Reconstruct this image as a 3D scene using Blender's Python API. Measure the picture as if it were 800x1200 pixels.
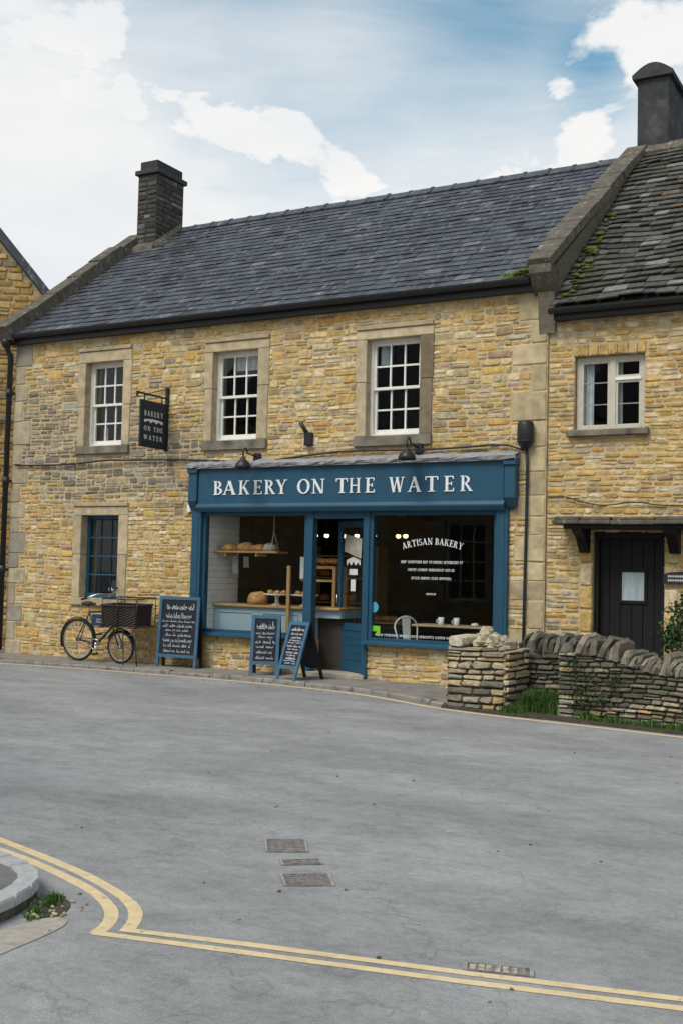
import bpy, math, random
from mathutils import Vector, Matrix, noise as mnoise
R = math.radians
scn = bpy.context.scene
for o in list(bpy.data.objects): bpy.data.objects.remove(o)
C = scn.collection

# ------------------------------------------------------------------ camera
CAM_POS = Vector((8.42, -15.04, 1.5))
YAW, PITCH, ROLL = R(29.243), R(3.092), 0.024
ax = Vector((-math.sin(YAW), math.cos(YAW), 0))
fw = Vector((ax.x*math.cos(PITCH), ax.y*math.cos(PITCH), math.sin(PITCH)))
r0 = Vector((math.cos(YAW), math.sin(YAW), 0)); u0 = r0.cross(fw)
RT = r0*math.cos(ROLL)+u0*math.sin(ROLL); UP = -r0*math.sin(ROLL)+u0*math.cos(ROLL)
cam = bpy.data.cameras.new('camera'); camo = bpy.data.objects.new('camera', cam); C.objects.link(camo)
cam.sensor_fit = 'HORIZONTAL'; cam.sensor_width = 24; cam.lens = 40.0; cam.clip_start = .05; cam.clip_end = 2000
camo.matrix_world = Matrix(((RT.x, UP.x, -fw.x, CAM_POS.x), (RT.y, UP.y, -fw.y, CAM_POS.y), (RT.z, UP.z, -fw.z, CAM_POS.z), (0, 0, 0, 1)))
scn.camera = camo

# ------------------------------------------------------------------ exposure, world, sun
vs = scn.view_settings
vs.view_transform = 'Standard'; vs.look = 'None'; vs.gamma = 1; vs.use_curve_mapping = False; vs.exposure = 0.9
SUN_AZ = Vector((-0.25, -0.97, 0)).normalized(); SUN_EL = R(52)     # direction towards the (veiled) sun
world = bpy.data.worlds.new('World'); scn.world = world; world.use_nodes = True
def build_world():
    nt = world.node_tree; N = nt.nodes; L = nt.links; N.clear()
    out = N.new('ShaderNodeOutputWorld')
    sky = N.new('ShaderNodeTexSky'); sky.sky_type = 'NISHITA'; sky.sun_disc = False
    sky.sun_elevation = SUN_EL; sky.sun_rotation = math.atan2(SUN_AZ.x, SUN_AZ.y)
    sky.air_density = 1.0; sky.dust_density = .4; sky.ozone_density = 2.2
    hs = N.new('ShaderNodeHueSaturation'); hs.inputs['Saturation'].default_value = 1.0; hs.inputs['Hue'].default_value = .468
    L.new(sky.outputs[0], hs.inputs['Color'])
    bg = N.new('ShaderNodeBackground'); bg.inputs['Strength'].default_value = .085
    L.new(hs.outputs[0], bg.inputs['Color'])
    tc = N.new('ShaderNodeTexCoord')
    mp = N.new('ShaderNodeMapping'); mp.inputs['Scale'].default_value = (1, 1, 2.0); mp.inputs['Location'].default_value = (.35, .1, .22)
    L.new(tc.outputs['Generated'], mp.inputs['Vector'])
    def nz(scale, detail, rough, dist=0.0, vec=mp):
        n = N.new('ShaderNodeTexNoise'); n.inputs['Scale'].default_value = scale; n.inputs['Detail'].default_value = detail
        n.inputs['Roughness'].default_value = rough; n.inputs['Distortion'].default_value = dist
        L.new(vec.outputs[0], n.inputs['Vector']); return n.outputs['Fac']
    def mth(op, a, b=None, clamp=False):
        m = N.new('ShaderNodeMath'); m.operation = op; m.use_clamp = clamp
        for i, v in enumerate((a, b)):
            if v is None: continue
            if isinstance(v, (int, float)): m.inputs[i].default_value = v
            else: L.new(v, m.inputs[i])
        return m.outputs[0]
    def mr(v, a, b, c, d, smooth=False):
        m = N.new('ShaderNodeMapRange'); m.clamp = True
        if smooth: m.interpolation_type = 'SMOOTHSTEP'
        L.new(v, m.inputs['Value'])
        for k, x in zip(('From Min', 'From Max', 'To Min', 'To Max'), (a, b, c, d)): m.inputs[k].default_value = x
        return m.outputs['Result']
    sep = N.new('ShaderNodeSeparateXYZ'); L.new(tc.outputs['Generated'], sep.inputs[0])
    el = sep.outputs['Z']
    # heaped clouds: fractal noise pulled together round a few cloud centres
    f1 = nz(7.0, 9, .56, .25)
    field = mth('MULTIPLY', mth('SUBTRACT', f1, .5), 2.1)
    blobs = None
    for (d, r, w) in CLOUDS:
        vm = N.new('ShaderNodeVectorMath'); vm.operation = 'DISTANCE'
        L.new(tc.outputs['Generated'], vm.inputs[0]); vm.inputs[1].default_value = Vector(d).normalized()
        b = mr(vm.outputs['Value'], 0, r, w, 0, True)
        blobs = b if blobs is None else mth('ADD', blobs, b)
    base = mr(el, .10, .50, .05, -.05)
    tot = mth('ADD', mth('ADD', field, blobs), base)
    heap = mr(tot, .14, .34, 0, 1, True)
    # thin veil, thicker towards the horizon
    mp2 = N.new('ShaderNodeMapping'); mp2.inputs['Scale'].default_value = (1.2, 1.2, 6.0); mp2.inputs['Rotation'].default_value = (0.25, .1, 0)
    L.new(tc.outputs['Generated'], mp2.inputs['Vector'])
    f2 = nz(3.0, 7, .6, .3, mp2)
    veil = mth('ADD', mr(el, .22, .56, 1.0, .30), mth('MULTIPLY', mth('SUBTRACT', f2, .5), 1.1), True)
    for (d, r, w) in VEIL:
        vm = N.new('ShaderNodeVectorMath'); vm.operation = 'DISTANCE'
        L.new(tc.outputs['Generated'], vm.inputs[0]); vm.inputs[1].default_value = Vector(d).normalized()
        veil = mth('ADD', veil, mr(vm.outputs['Value'], 0, r, w, 0, True), True)
    veil = mth('MINIMUM', veil, .96)
    mask = mth('MAXIMUM', heap, veil)
    sh = nz(5.0, 6, .5)
    cr = N.new('ShaderNodeMixRGB'); cr.inputs[1].default_value = (.80, .82, .84, 1); cr.inputs[2].default_value = (.90, .895, .88, 1)
    L.new(mr(sh, .38, .6, 0, 1), cr.inputs[0])
    bg2 = N.new('ShaderNodeBackground'); bg2.inputs['Strength'].default_value = .56
    L.new(cr.outputs[0], bg2.inputs['Color'])
    mix = N.new('ShaderNodeMixShader'); L.new(mask, mix.inputs[0]); L.new(bg.outputs[0], mix.inputs[1]); L.new(bg2.outputs[0], mix.inputs[2])
    L.new(mix.outputs[0], out.inputs['Surface'])
CLOUDS = [((-.535, .765, .362), .075, .34), ((-.49, .79, .37), .035, .22), ((-.47, .82, .335), .055, .3), ((-.34, .88, .335), .075, .34), ((-.28, .89, .352), .05, .3),
          ((-.24, .87, .435), .07, .34), ((-.19, .88, .42), .07, .3), ((-.63, .66, .41), .09, .34), ((-.35, .82, .45), .10, -.5), ((-.262, .87, .405), .035, -.4), ((-.42, .81, .41), .07, -.3),
          ((.45, .7, .5), .2, .22), ((-.9, .2, .4), .25, .2), ((.3, -.8, .5), .25, .2), ((-.5, -.7, .6), .25, .2), ((.8, -.2, .5), .25, .2)]
VEIL = [((-.70, .62, .36), .26, .55), ((-.34, .82, .46), .14, -.42), ((-.26, .87, .405), .06, -.45), ((.2, .8, .5), .4, .3), ((.4, -.7, .5), .5, .3), ((-.8, -.4, .45), .5, .3)]
build_world()
sun = bpy.data.lights.new('sun', 'SUN'); sun.energy = 1.5; sun.angle = R(28); sun.color = (1, .955, .89)
suno = bpy.data.objects.new('sun', sun); C.objects.link(suno)
sd = Vector((SUN_AZ.x*math.cos(SUN_EL), SUN_AZ.y*math.cos(SUN_EL), math.sin(SUN_EL)))
suno.rotation_euler = sd.to_track_quat('Z', 'Y').to_euler(); suno.location = (0, -10, 20)
scn.cycles.max_bounces = 8; scn.cycles.transparent_max_bounces = 16

# ------------------------------------------------------------------ materials
MT = {}
def mat(name, col=(.5, .5, .5), rough=.8, var=.15, scale=6, bump=0, bscale=60, spec=.3, metal=0, attr=False, col2=None, s2=1.5, t2=(.5, .62), stretch=None, emit=None, bdist=.01):
    m = bpy.data.materials.new(name); MT[name] = m; m.use_nodes = True
    nt = m.node_tree; N = nt.nodes; L = nt.links
    b = N['Principled BSDF']
    b.inputs['Roughness'].default_value = rough; b.inputs['Specular IOR Level'].default_value = spec; b.inputs['Metallic'].default_value = metal
    g = N.new('ShaderNodeNewGeometry'); vec = g.outputs['Position']
    if stretch:
        mp = N.new('ShaderNodeMapping'); mp.inputs['Scale'].default_value = stretch; L.new(vec, mp.inputs['Vector']); vec = mp.outputs[0]
    if attr:
        a = N.new('ShaderNodeAttribute'); a.attribute_name = 'Col'; c = a.outputs['Color']
    else:
        rgb = N.new('ShaderNodeRGB'); rgb.outputs[0].default_value = (*col, 1); c = rgb.outputs[0]
    def nz(s, d=6, r=.6):
        n = N.new('ShaderNodeTexNoise'); n.inputs['Scale'].default_value = s; n.inputs['Detail'].default_value = d; n.inputs['Roughness'].default_value = r
        L.new(vec, n.inputs['Vector']); return n.outputs['Fac']
    if col2:
        mr = N.new('ShaderNodeMapRange'); L.new(nz(s2, 8, .65), mr.inputs['Value']); mr.inputs['From Min'].default_value, mr.inputs['From Max'].default_value = t2
        mx = N.new('ShaderNodeMixRGB'); L.new(mr.outputs[0], mx.inputs[0]); L.new(c, mx.inputs[1]); mx.inputs[2].default_value = (*col2, 1); c = mx.outputs[0]
    if var:
        mr = N.new('ShaderNodeMapRange'); L.new(nz(scale), mr.inputs['Value']); mr.inputs['From Min'].default_value = .3; mr.inputs['From Max'].default_value = .7
        mr.inputs['To Min'].default_value = 1-var; mr.inputs['To Max'].default_value = 1+var; mr.clamp = False
        mx = N.new('ShaderNodeVectorMath'); mx.operation = 'SCALE'; L.new(c, mx.inputs[0]); L.new(mr.outputs[0], mx.inputs['Scale']); c = mx.outputs[0]
    L.new(c, b.inputs['Base Color'])
    if bump:
        bp = N.new('ShaderNodeBump'); bp.inputs['Strength'].default_value = bump; bp.inputs['Distance'].default_value = bdist
        L.new(nz(bscale, 5, .65), bp.inputs['Height']); L.new(bp.outputs[0], b.inputs['Normal'])
    if emit:
        b.inputs['Emission Color'].default_value = (*emit[0], 1); b.inputs['Emission Strength'].default_value = emit[1]
    return m
mat('stone', attr=True, var=.34, scale=14, rough=.92, bump=.8, bscale=42, spec=.15, bdist=.014, col2=(.155, .125, .08), s2=3.2, t2=(.56, .86))
mat('mortar', (.48, .38, .225), var=.3, scale=5, rough=.95, bump=.7, bscale=60, spec=.1, col2=(.155, .125, .08), s2=3.2, t2=(.56, .86))
mat('dry_core', (.05, .043, .03), var=.3, rough=.95, spec=.1)
mat('dressed', attr=True, var=.24, scale=6, rough=.9, bump=.45, bscale=50, spec=.15, col2=(.20, .17, .115), s2=2.6, t2=(.54, .80))
mat('slate', attr=True, var=.30, scale=9, rough=.52, bump=.35, bscale=30, spec=.38, col2=(.25, .255, .262), s2=10, t2=(.56, .74), stretch=(1, .45, .45))
mat('stone_slate', attr=True, var=.35, scale=12, rough=.9, bump=.8, bscale=35, spec=.15, col2=(.20, .20, .18), s2=16, t2=(.60, .74))
mat('coping', (.115, .10, .078), var=.35, scale=7, rough=.95, bump=.8, bscale=30, spec=.12, col2=(.27, .26, .22), s2=9, t2=(.56, .70))
mat('chimney_stone', attr=True, var=.3, scale=12, rough=.95, bump=.7, bscale=35, spec=.12)
mat('render_dark', (.052, .054, .056), var=.28, scale=3, rough=.95, bump=.4, bscale=30, spec=.12, col2=(.085, .083, .078), s2=4)
mat('lead', (.30, .30, .30), var=.35, scale=7, rough=.7, bump=.7, bscale=18, spec=.3, col2=(.12, .12, .12), s2=7, t2=(.5, .64), bdist=.02)
mat('black_metal', (.016, .017, .019), var=.15, rough=.45, spec=.4)
mat('blue', (.016, .070, .118), var=.10, scale=4, rough=.42, spec=.4, bump=.06, bscale=30)
mat('blue_board', (.045, .118, .19), var=.18, scale=9, rough=.6, spec=.3)
mat('navy', (.011, .022, .034), var=.1, rough=.5, spec=.35)
mat('white_paint', (.74, .73, .66), var=.07, scale=10, rough=.5, spec=.35)
mat('cream_paint', (.50, .46, .37), var=.10, scale=12, rough=.55, spec=.3)
mat('sill_dark', (.215, .19, .145), var=.35, scale=8, rough=.95, bump=.5, bscale=30, spec=.12, col2=(.07, .064, .053), s2=4, t2=(.48, .66))
mat('letter_white', (.72, .73, .72), var=.06, rough=.6)
mat('letter_grey', (.44, .45, .45), var=.06, rough=.6)
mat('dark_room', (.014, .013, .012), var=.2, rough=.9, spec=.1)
mat('shop_wall', (.050, .042, .033), var=.3, scale=3, rough=.85, spec=.2)
mat('shop_floor', (.10, .085, .07), var=.2, rough=.7)
mat('tile', (.85, .87, .87), var=.05, rough=.28, spec=.5)
mat('grout', (.5, .52, .52), var=.1, rough=.9)
mat('counter_paint', (.33, .43, .48), var=.06, rough=.55)
mat('oak', (.42, .25, .10), var=.25, scale=14, rough=.6, stretch=(.3, 1, 3))
mat('bread', (.42, .205, .065), var=.4, scale=14, rough=.75, bump=.4, bscale=40, col2=(.62, .46, .28), s2=9, t2=(.55, .7))
mat('cake', (.45, .22, .06), var=.4, scale=25, rough=.7)
mat('ceramic', (.72, .72, .69), var=.04, rough=.3, spec=.5)
mat('white_metal', (.60, .615, .61), var=.06, rough=.38, spec=.5)
mat('table_wood', (.46, .33, .20), var=.2, scale=20, rough=.55)
mat('cloth', (.55, .57, .58), var=.2, scale=9, rough=.95)
mat('paper', (.66, .66, .65), var=.06, scale=12, rough=.8)
mat('card', (.40, .35, .28), var=.25, scale=12, rough=.85)
mat('curtain', (.62, .66, .68), var=.25, scale=16, rough=.9, stretch=(1, 1, .1))
mat('sticker_blue', (.07, .36, .52), var=.1, rough=.5); mat('sticker_green', (.20, .55, .02), var=.08, rough=.5)
mat('chalkboard', (.016, .019, .026), var=.4, scale=10, rough=.75, spec=.25)
mat('chalk', (.52, .54, .57), var=.3, scale=60, rough=.95)
mat('rubber', (.018, .018, .018), var=.2, rough=.7); mat('tyre_wall', (.30, .29, .26), var=.15, rough=.8)
mat('chrome', (.55, .55, .55), var=.05, rough=.25, metal=1)
mat('bike_black', (.014, .018, .022), var=.1, rough=.35, spec=.5)
mat('bike_sign', (.022, .05, .085), var=.1, rough=.5)
mat('wicker', (.040, .030, .024), var=.4, scale=40, rough=.8, bump=.8, bscale=70)
mat('leather', (.03, .022, .016), var=.2, rough=.5)
mat('pavement', (.235, .215, .185), var=.22, scale=5, rough=.95, bump=.5, bscale=50, spec=.12, col2=(.15, .14, .125), s2=2.5)
mat('kerb', (.24, .225, .20), var=.22, scale=7, rough=.95, bump=.45, bscale=45, spec=.12, col2=(.12, .115, .10), s2=6, t2=(.52, .66))
mat('granite_kerb', (.37, .37, .365), var=.14, scale=25, rough=.9, bump=.35, bscale=80, spec=.15)
mat('apron', (.36, .32, .265), var=.2, scale=18, rough=.95, bump=.6, bscale=60, spec=.1)
mat('grass', (.06, .125, .025), var=.4, scale=9, rough=.8, spec=.2); mat('leaf', (.028, .060, .018), var=.45, scale=12, rough=.65, spec=.3)
mat('moss', (.085, .10, .02), var=.5, scale=25, rough=.95)
mat('iron_cover', (.20, .175, .16), var=.35, scale=30, rough=.7, bump=.5, bscale=90, spec=.3)
mat('iron_frame', (.28, .26, .235), var=.25, scale=30, rough=.8)
mat('iron_pit', (.165, .15, .135), var=.3, scale=30, rough=.9)
mat('bulb', (1, .8, .55), var=0, emit=((1, .72, .40), 2.2))
mat('timber_dark', (.009, .0088, .0085), var=.3, scale=10, rough=.6, spec=.3)
mat('worn_paint', (.46, .41, .30), var=.3, scale=40, rough=.9, col2=(.20, .19, .175), s2=22, t2=(.46, .58))
mat('dirty_shaded_bed', (.085, .075, .058), var=.4, scale=18, rough=.95, bump=.7, bscale=50, spec=.1)
mat('old_asphalt', (.15, .148, .142), var=.25, scale=6, rough=.95, bump=.5, bscale=90, spec=.15)
mat('soil', (.07, .06, .045), var=.4, scale=20, rough=.95, bump=.6, bscale=60, spec=.1)

def special_mats():
    # asphalt: worn grey binder, pale aggregate, darker patches and fine cracks
    m = mat('asphalt', (.178, .178, .178), var=0, rough=.9, spec=.22)
    nt = m.node_tree; N = nt.nodes; L = nt.links; b = N['Principled BSDF']
    g = N.new('ShaderNodeNewGeometry')
    def nz(s, d=6, r=.6, st=None, dist=0):
        n = N.new('ShaderNodeTexNoise'); n.inputs['Scale'].default_value = s; n.inputs['Detail'].default_value = d; n.inputs['Roughness'].default_value = r; n.inputs['Distortion'].default_value = dist
        if st:
            mp = N.new('ShaderNodeMapping'); mp.inputs['Scale'].default_value = st; mp.inputs['Rotation'].default_value = (0, 0, R(-8)); L.new(g.outputs['Position'], mp.inputs['Vector']); L.new(mp.outputs[0], n.inputs['Vector'])
        else: L.new(g.outputs['Position'], n.inputs['Vector'])
        return n.outputs['Fac']
    def mr(v, a, b2, c, d):
        q = N.new('ShaderNodeMapRange'); L.new(v, q.inputs['Value'])
        for kk, x in zip(('From Min', 'From Max', 'To Min', 'To Max'), (a, b2, c, d)): q.inputs[kk].default_value = x
        return q.outputs[0]
    def mul(a, c):
        q = N.new('ShaderNodeMath'); q.operation = 'MULTIPLY'; L.new(a, q.inputs[0]); L.new(c, q.inputs[1]); return q.outputs[0]
    v = mul(mr(nz(.55, 6, .62, (.6, 1.5, 1)), .3, .7, .78, 1.20), mr(nz(2.3, 8, .74, (.8, 1.25, 1)), .3, .7, .80, 1.18))
    v = mul(v, mr(nz(130, 3, .7), .3, .7, .72, 1.28))
    v = mul(v, mr(nz(28, 4, .7), .3, .7, .88, 1.12))
    v = mul(v, mr(nz(6.5, 8, .78, (.85, 1.2, 1)), .48, .74, 1.02, .74))
    vo = N.new('ShaderNodeTexVoronoi'); vo.feature = 'DISTANCE_TO_EDGE'; vo.inputs['Scale'].default_value = .75
    wp = N.new('ShaderNodeVectorMath'); wp.operation = 'ADD'; nn = N.new('ShaderNodeTexNoise'); nn.inputs['Scale'].default_value = 2.2; nn.inputs['Detail'].default_value = 6
    L.new(g.outputs['Position'], nn.inputs['Vector']); L.new(g.outputs['Position'], wp.inputs[0]); L.new(nn.outputs['Color'], wp.inputs[1]); L.new(wp.outputs[0], vo.inputs['Vector'])
    crk = mr(vo.outputs['Distance'], .0, .010, .80, 1.0)
    gate = N.new('ShaderNodeMath'); gate.operation = 'MAXIMUM'; L.new(crk, gate.inputs[0]); L.new(mr(nz(.5, 3), .40, .50, 0, 1), gate.inputs[1])
    v = mul(v, gate.outputs[0])
    sc = N.new('ShaderNodeVectorMath'); sc.operation = 'SCALE'; sc.inputs[0].default_value = (.266, .263, .257); L.new(v, sc.inputs['Scale'])
    L.new(sc.outputs[0], b.inputs['Base Color'])
    bp = N.new('ShaderNodeBump'); bp.inputs['Strength'].default_value = .55; bp.inputs['Distance'].default_value = .006; L.new(nz(110, 4, .7), bp.inputs['Height']); L.new(bp.outputs[0], b.inputs['Normal'])
    # worn yellow paint
    m = mat('yellow_line', (.63, .49, .285), var=.12, scale=14, rough=.85, spec=.2, col2=(.27, .24, .19), s2=16, t2=(.58, .72), bump=.3, bscale=110)
    # thin window glass
    m = bpy.data.materials.new('glass'); MT['glass'] = m; m.use_nodes = True; nt = m.node_tree; N = nt.nodes; L = nt.links; N.clear()
    out = N.new('ShaderNodeOutputMaterial'); tr = N.new('ShaderNodeBsdfTransparent'); tr.inputs[0].default_value = (.93, .95, .95, 1)
    gl = N.new('ShaderNodeBsdfGlossy'); gl.inputs['Roughness'].default_value = .015
    fr = N.new('ShaderNodeFresnel'); fr.inputs['IOR'].default_value = 1.55
    gg = N.new('ShaderNodeNewGeometry'); inv = N.new('ShaderNodeMath'); inv.operation = 'SUBTRACT'; inv.inputs[0].default_value = 1; L.new(gg.outputs['Backfacing'], inv.inputs[1])
    mm = N.new('ShaderNodeMath'); mm.operation = 'MULTIPLY'; L.new(fr.outputs[0], mm.inputs[0]); L.new(inv.outputs[0], mm.inputs[1])
    n = N.new('ShaderNodeTexNoise'); n.inputs['Scale'].default_value = 3.5; n.inputs['Detail'].default_value = 1; L.new(gg.outputs['Position'], n.inputs['Vector'])
    bp = N.new('ShaderNodeBump'); bp.inputs['Strength'].default_value = .02; bp.inputs['Distance'].default_value = .02; L.new(n.outputs['Fac'], bp.inputs['Height']); L.new(bp.outputs[0], gl.inputs['Normal'])
    mx = N.new('ShaderNodeMixShader'); L.new(mm.outputs[0], mx.inputs[0]); L.new(tr.outputs[0], mx.inputs[1]); L.new(gl.outputs[0], mx.inputs[2]); L.new(mx.outputs[0], out.inputs[0])
special_mats()

# ------------------------------------------------------------------ helpers
ORG = {}                                                            # world origin of every (unrotated) object while building
def tag(o, label=None, cat=None, group=None, kind=None):
    if label: o['label'] = label
    if cat: o['category'] = cat
    if group: o['group'] = group
    if kind: o['kind'] = kind
    return o
def thing(name, loc, label, cat, group=None):
    o = bpy.data.objects.new(name, None); C.objects.link(o); o.location = loc; o.empty_display_size = .2
    ORG[o.name] = Vector(loc); return tag(o, label, cat, group)
class MB:
    def __init__(s): s.v = []; s.f = []; s.c = []; s.cur = (.5, .5, .5); s.sm = []
    def add(s, vs, fs, col=None, smooth=False):
        n = len(s.v); s.v.extend([tuple(p) for p in vs]); s.f.extend([tuple(i+n for i in f) for f in fs])
        s.c.extend([col or s.cur]*len(vs)); s.sm.extend([smooth]*len(fs)); return s
    def box(s, x0, x1, y0, y1, z0, z1, col=None, bev=0):
        if bev and min(x1-x0, y1-y0, z1-z0) > 2.2*bev:
            b = bev; vs = []
            for (a0, a1) in ((x0, x1),): pass
            pts = []
            for sx in (0, 1):
                for sy in (0, 1):
                    for sz in (0, 1):
                        X = x1 if sx else x0; Y = y1 if sy else y0; Z = z1 if sz else z0
                        dx = -b if sx else b; dy = -b if sy else b; dz = -b if sz else b
                        pts += [(X, Y+dy, Z+dz), (X+dx, Y, Z+dz), (X+dx, Y+dy, Z)]
            I = lambda sx, sy, sz, k: ((sx*2+sy)*2+sz)*3+k
            fs = [(I(0,0,0,0), I(0,0,1,0), I(0,1,1,0), I(0,1,0,0)), (I(1,0,0,0), I(1,1,0,0), I(1,1,1,0), I(1,0,1,0)),
                  (I(0,0,0,1), I(1,0,0,1), I(1,0,1,1), I(0,0,1,1)), (I(0,1,0,1), I(0,1,1,1), I(1,1,1,1), I(1,1,0,1)),
                  (I(0,0,0,2), I(0,1,0,2), I(1,1,0,2), I(1,0,0,2)), (I(0,0,1,2), I(1,0,1,2), I(1,1,1,2), I(0,1,1,2))]
            for sx in (0, 1):
                for sy in (0, 1): fs.append((I(sx,sy,0,0), I(sx,sy,0,1), I(sx,sy,1,1), I(sx,sy,1,0)))
                for sz in (0, 1): fs.append((I(sx,0,sz,0), I(sx,0,sz,2), I(sx,1,sz,2), I(sx,1,sz,0)))
            for sy in (0, 1):
                for sz in (0, 1): fs.append((I(0,sy,sz,1), I(0,sy,sz,2), I(1,sy,sz,2), I(1,sy,sz,1)))
            for sx in (0, 1):
                for sy in (0, 1):
                    for sz in (0, 1): fs.append((I(sx,sy,sz,0), I(sx,sy,sz,1), I(sx,sy,sz,2)))
            return s.add(pts, fs, col)
        vs = [(x, y, z) for x in (x0, x1) for y in (y0, y1) for z in (z0, z1)]
        return s.add(vs, [(0,1,3,2), (4,6,7,5), (0,4,5,1), (2,3,7,6), (0,2,6,4), (1,5,7,3)], col)
    def hexa(s, p, col=None):                                       # 8 points: bottom ring 0-3, top ring 4-7
        return s.add(p, [(3,2,1,0), (4,5,6,7), (0,1,5,4), (1,2,6,5), (2,3,7,6), (3,0,4,7)], col)
    def prism(s, poly, a, b, fn, col=None):                         # polygon in 2d extruded a..b through fn(u,v,w)
        n = len(poly); vs = [fn(u, v, a) for u, v in poly]+[fn(u, v, b) for u, v in poly]
        return s.add(vs, [tuple(range(n))[::-1], tuple(range(n, 2*n))]+[(i, (i+1) % n, n+(i+1) % n, n+i) for i in range(n)], col)
    def tube(s, pts, r, n=8, col=None, cap=True, closed=False):
        pts = [Vector(p) for p in pts]; m = len(pts); rs = r if isinstance(r, (list, tuple)) else [r]*m
        vs = []; fs = []; up = None
        for i, p in enumerate(pts):
            a = pts[(i-1) % m] if (closed or i > 0) else p; b = pts[(i+1) % m] if (closed or i < m-1) else p
            t = (b-a).normalized()
            if up is None: up = Vector((0, 0, 1)) if abs(t.z) < .9 else Vector((1, 0, 0))
            x = t.cross(up)
            if x.length < 1e-4: x = t.cross(Vector((0, 1, 0)))
            x.normalize(); y = x.cross(t).normalized(); up = y
            for k in range(n):
                q = 2*math.pi*k/n; vs.append(p+x*math.cos(q)*rs[i]+y*math.sin(q)*rs[i])
        for i in range(m if closed else m-1):
            for k in range(n): fs.append((i*n+k, i*n+(k+1) % n, ((i+1) % m)*n+(k+1) % n, ((i+1) % m)*n+k))
        if cap and not closed: fs += [tuple(range(n))[::-1], tuple(range((m-1)*n, m*n))]
        return s.add(vs, fs, col, True)
    def lathe(s, prof, n=16, c=(0, 0, 0), col=None):                # profile (r,z) about z
        vs = []; fs = []; m = len(prof)
        for r, z in prof:
            for k in range(n):
                q = 2*math.pi*k/n; vs.append((c[0]+r*math.cos(q), c[1]+r*math.sin(q), c[2]+z))
        for i in range(m-1):
            for k in range(n): fs.append((i*n+k, i*n+(k+1) % n, (i+1)*n+(k+1) % n, (i+1)*n+k))
        fs += [tuple(range(n))[::-1], tuple(range((m-1)*n, m*n))]
        return s.add(vs, fs, col, True)
    def blob(s, c, rad, rng, amp=.12, nu=10, nv=7, col=None, flat=False):
        vs = []; fs = []; off = rng.uniform(0, 99)
        for i in range(nv+1):
            th = math.pi*i/nv
            for k in range(nu):
                q = 2*math.pi*k/nu; d = Vector((math.sin(th)*math.cos(q), math.sin(th)*math.sin(q), math.cos(th)))
                w = 1+amp*mnoise.noise(d*1.7+Vector((off, off*.7, 0)))*2
                z = d.z*rad[2]*w
                if flat: z = max(z, -rad[2]*.55)
                vs.append((c[0]+d.x*rad[0]*w, c[1]+d.y*rad[1]*w, c[2]+z))
        for i in range(nv):
            for k in range(nu): fs.append((i*nu+k, (i+1)*nu+k, (i+1)*nu+(k+1) % nu, i*nu+(k+1) % nu))
        return s.add(vs, fs, col, True)
    def build(s, name, m, parent=None, kind=None, origin=None, local=False, col=True):
        if not s.v: return None
        if local: o0 = Vector((0, 0, 0))
        elif origin is not None: o0 = Vector(origin)
        else:
            xs, ys, zs = zip(*s.v); o0 = Vector(((min(xs)+max(xs))/2, (min(ys)+max(ys))/2, min(zs)))
        me = bpy.data.meshes.new(name); me.from_pydata([(v[0]-o0.x, v[1]-o0.y, v[2]-o0.z) for v in s.v], [], s.f)
        a = me.attributes.new('Col', 'FLOAT_COLOR', 'POINT'); a.data.foreach_set('color', [x for c in s.c for x in (*c, 1)])
        if any(s.sm): me.polygons.foreach_set('use_smooth', s.sm)
        me.update()
        ob = bpy.data.objects.new(name, me); C.objects.link(ob); me.materials.append(MT[m] if isinstance(m, str) else m)
        if local: ob.parent = parent
        else:
            po = ORG[parent.name] if parent else Vector((0, 0, 0)); ob.parent = parent; ob.location = o0-po; ORG[ob.name] = o0
        if kind: ob['kind'] = kind
        return ob
def copy_tree(o, parent=None):
    c = o.copy(); C.objects.link(c); c.parent = parent
    for ch in o.children: copy_tree(ch, c)
    return c
def pick(rng, pal):
    c, w = zip(*pal); a = rng.choices(c, w)[0]; k = rng.uniform(.84, 1.16); return tuple(min(.9, x*k*rng.uniform(.96, 1.04)) for x in a)
GOLD = [((.52, .355, .135), 5), ((.47, .305, .105), 4), ((.56, .41, .19), 4), ((.50, .30, .09), 1.6), ((.56, .45, .27), 2), ((.33, .24, .13), 1.2), ((.42, .35, .23), .8)]
BUFF = [((.52, .39, .19), 4), ((.57, .46, .28), 4), ((.50, .345, .135), 4), ((.41, .315, .18), 3), ((.30, .24, .155), 1.2), ((.47, .29, .10), 1.2), ((.46, .40, .29), 1.4)]
GREY = [((.23, .20, .15), 4), ((.30, .255, .18), 4), ((.17, .15, .12), 2), ((.38, .30, .185), 3), ((.30, .29, .265), 1)]
DRY = [((.37, .31, .20), 4), ((.44, .37, .245), 4), ((.27, .235, .165), 3), ((.34, .32, .27), 2), ((.42, .31, .15), 3), ((.17, .155, .115), 1.5)]
DRYDARK = [((.115, .105, .082), 4), ((.16, .145, .11), 4), ((.085, .08, .062), 3), ((.22, .195, .145), 2), ((.075, .088, .045), 1.2)]

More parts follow.
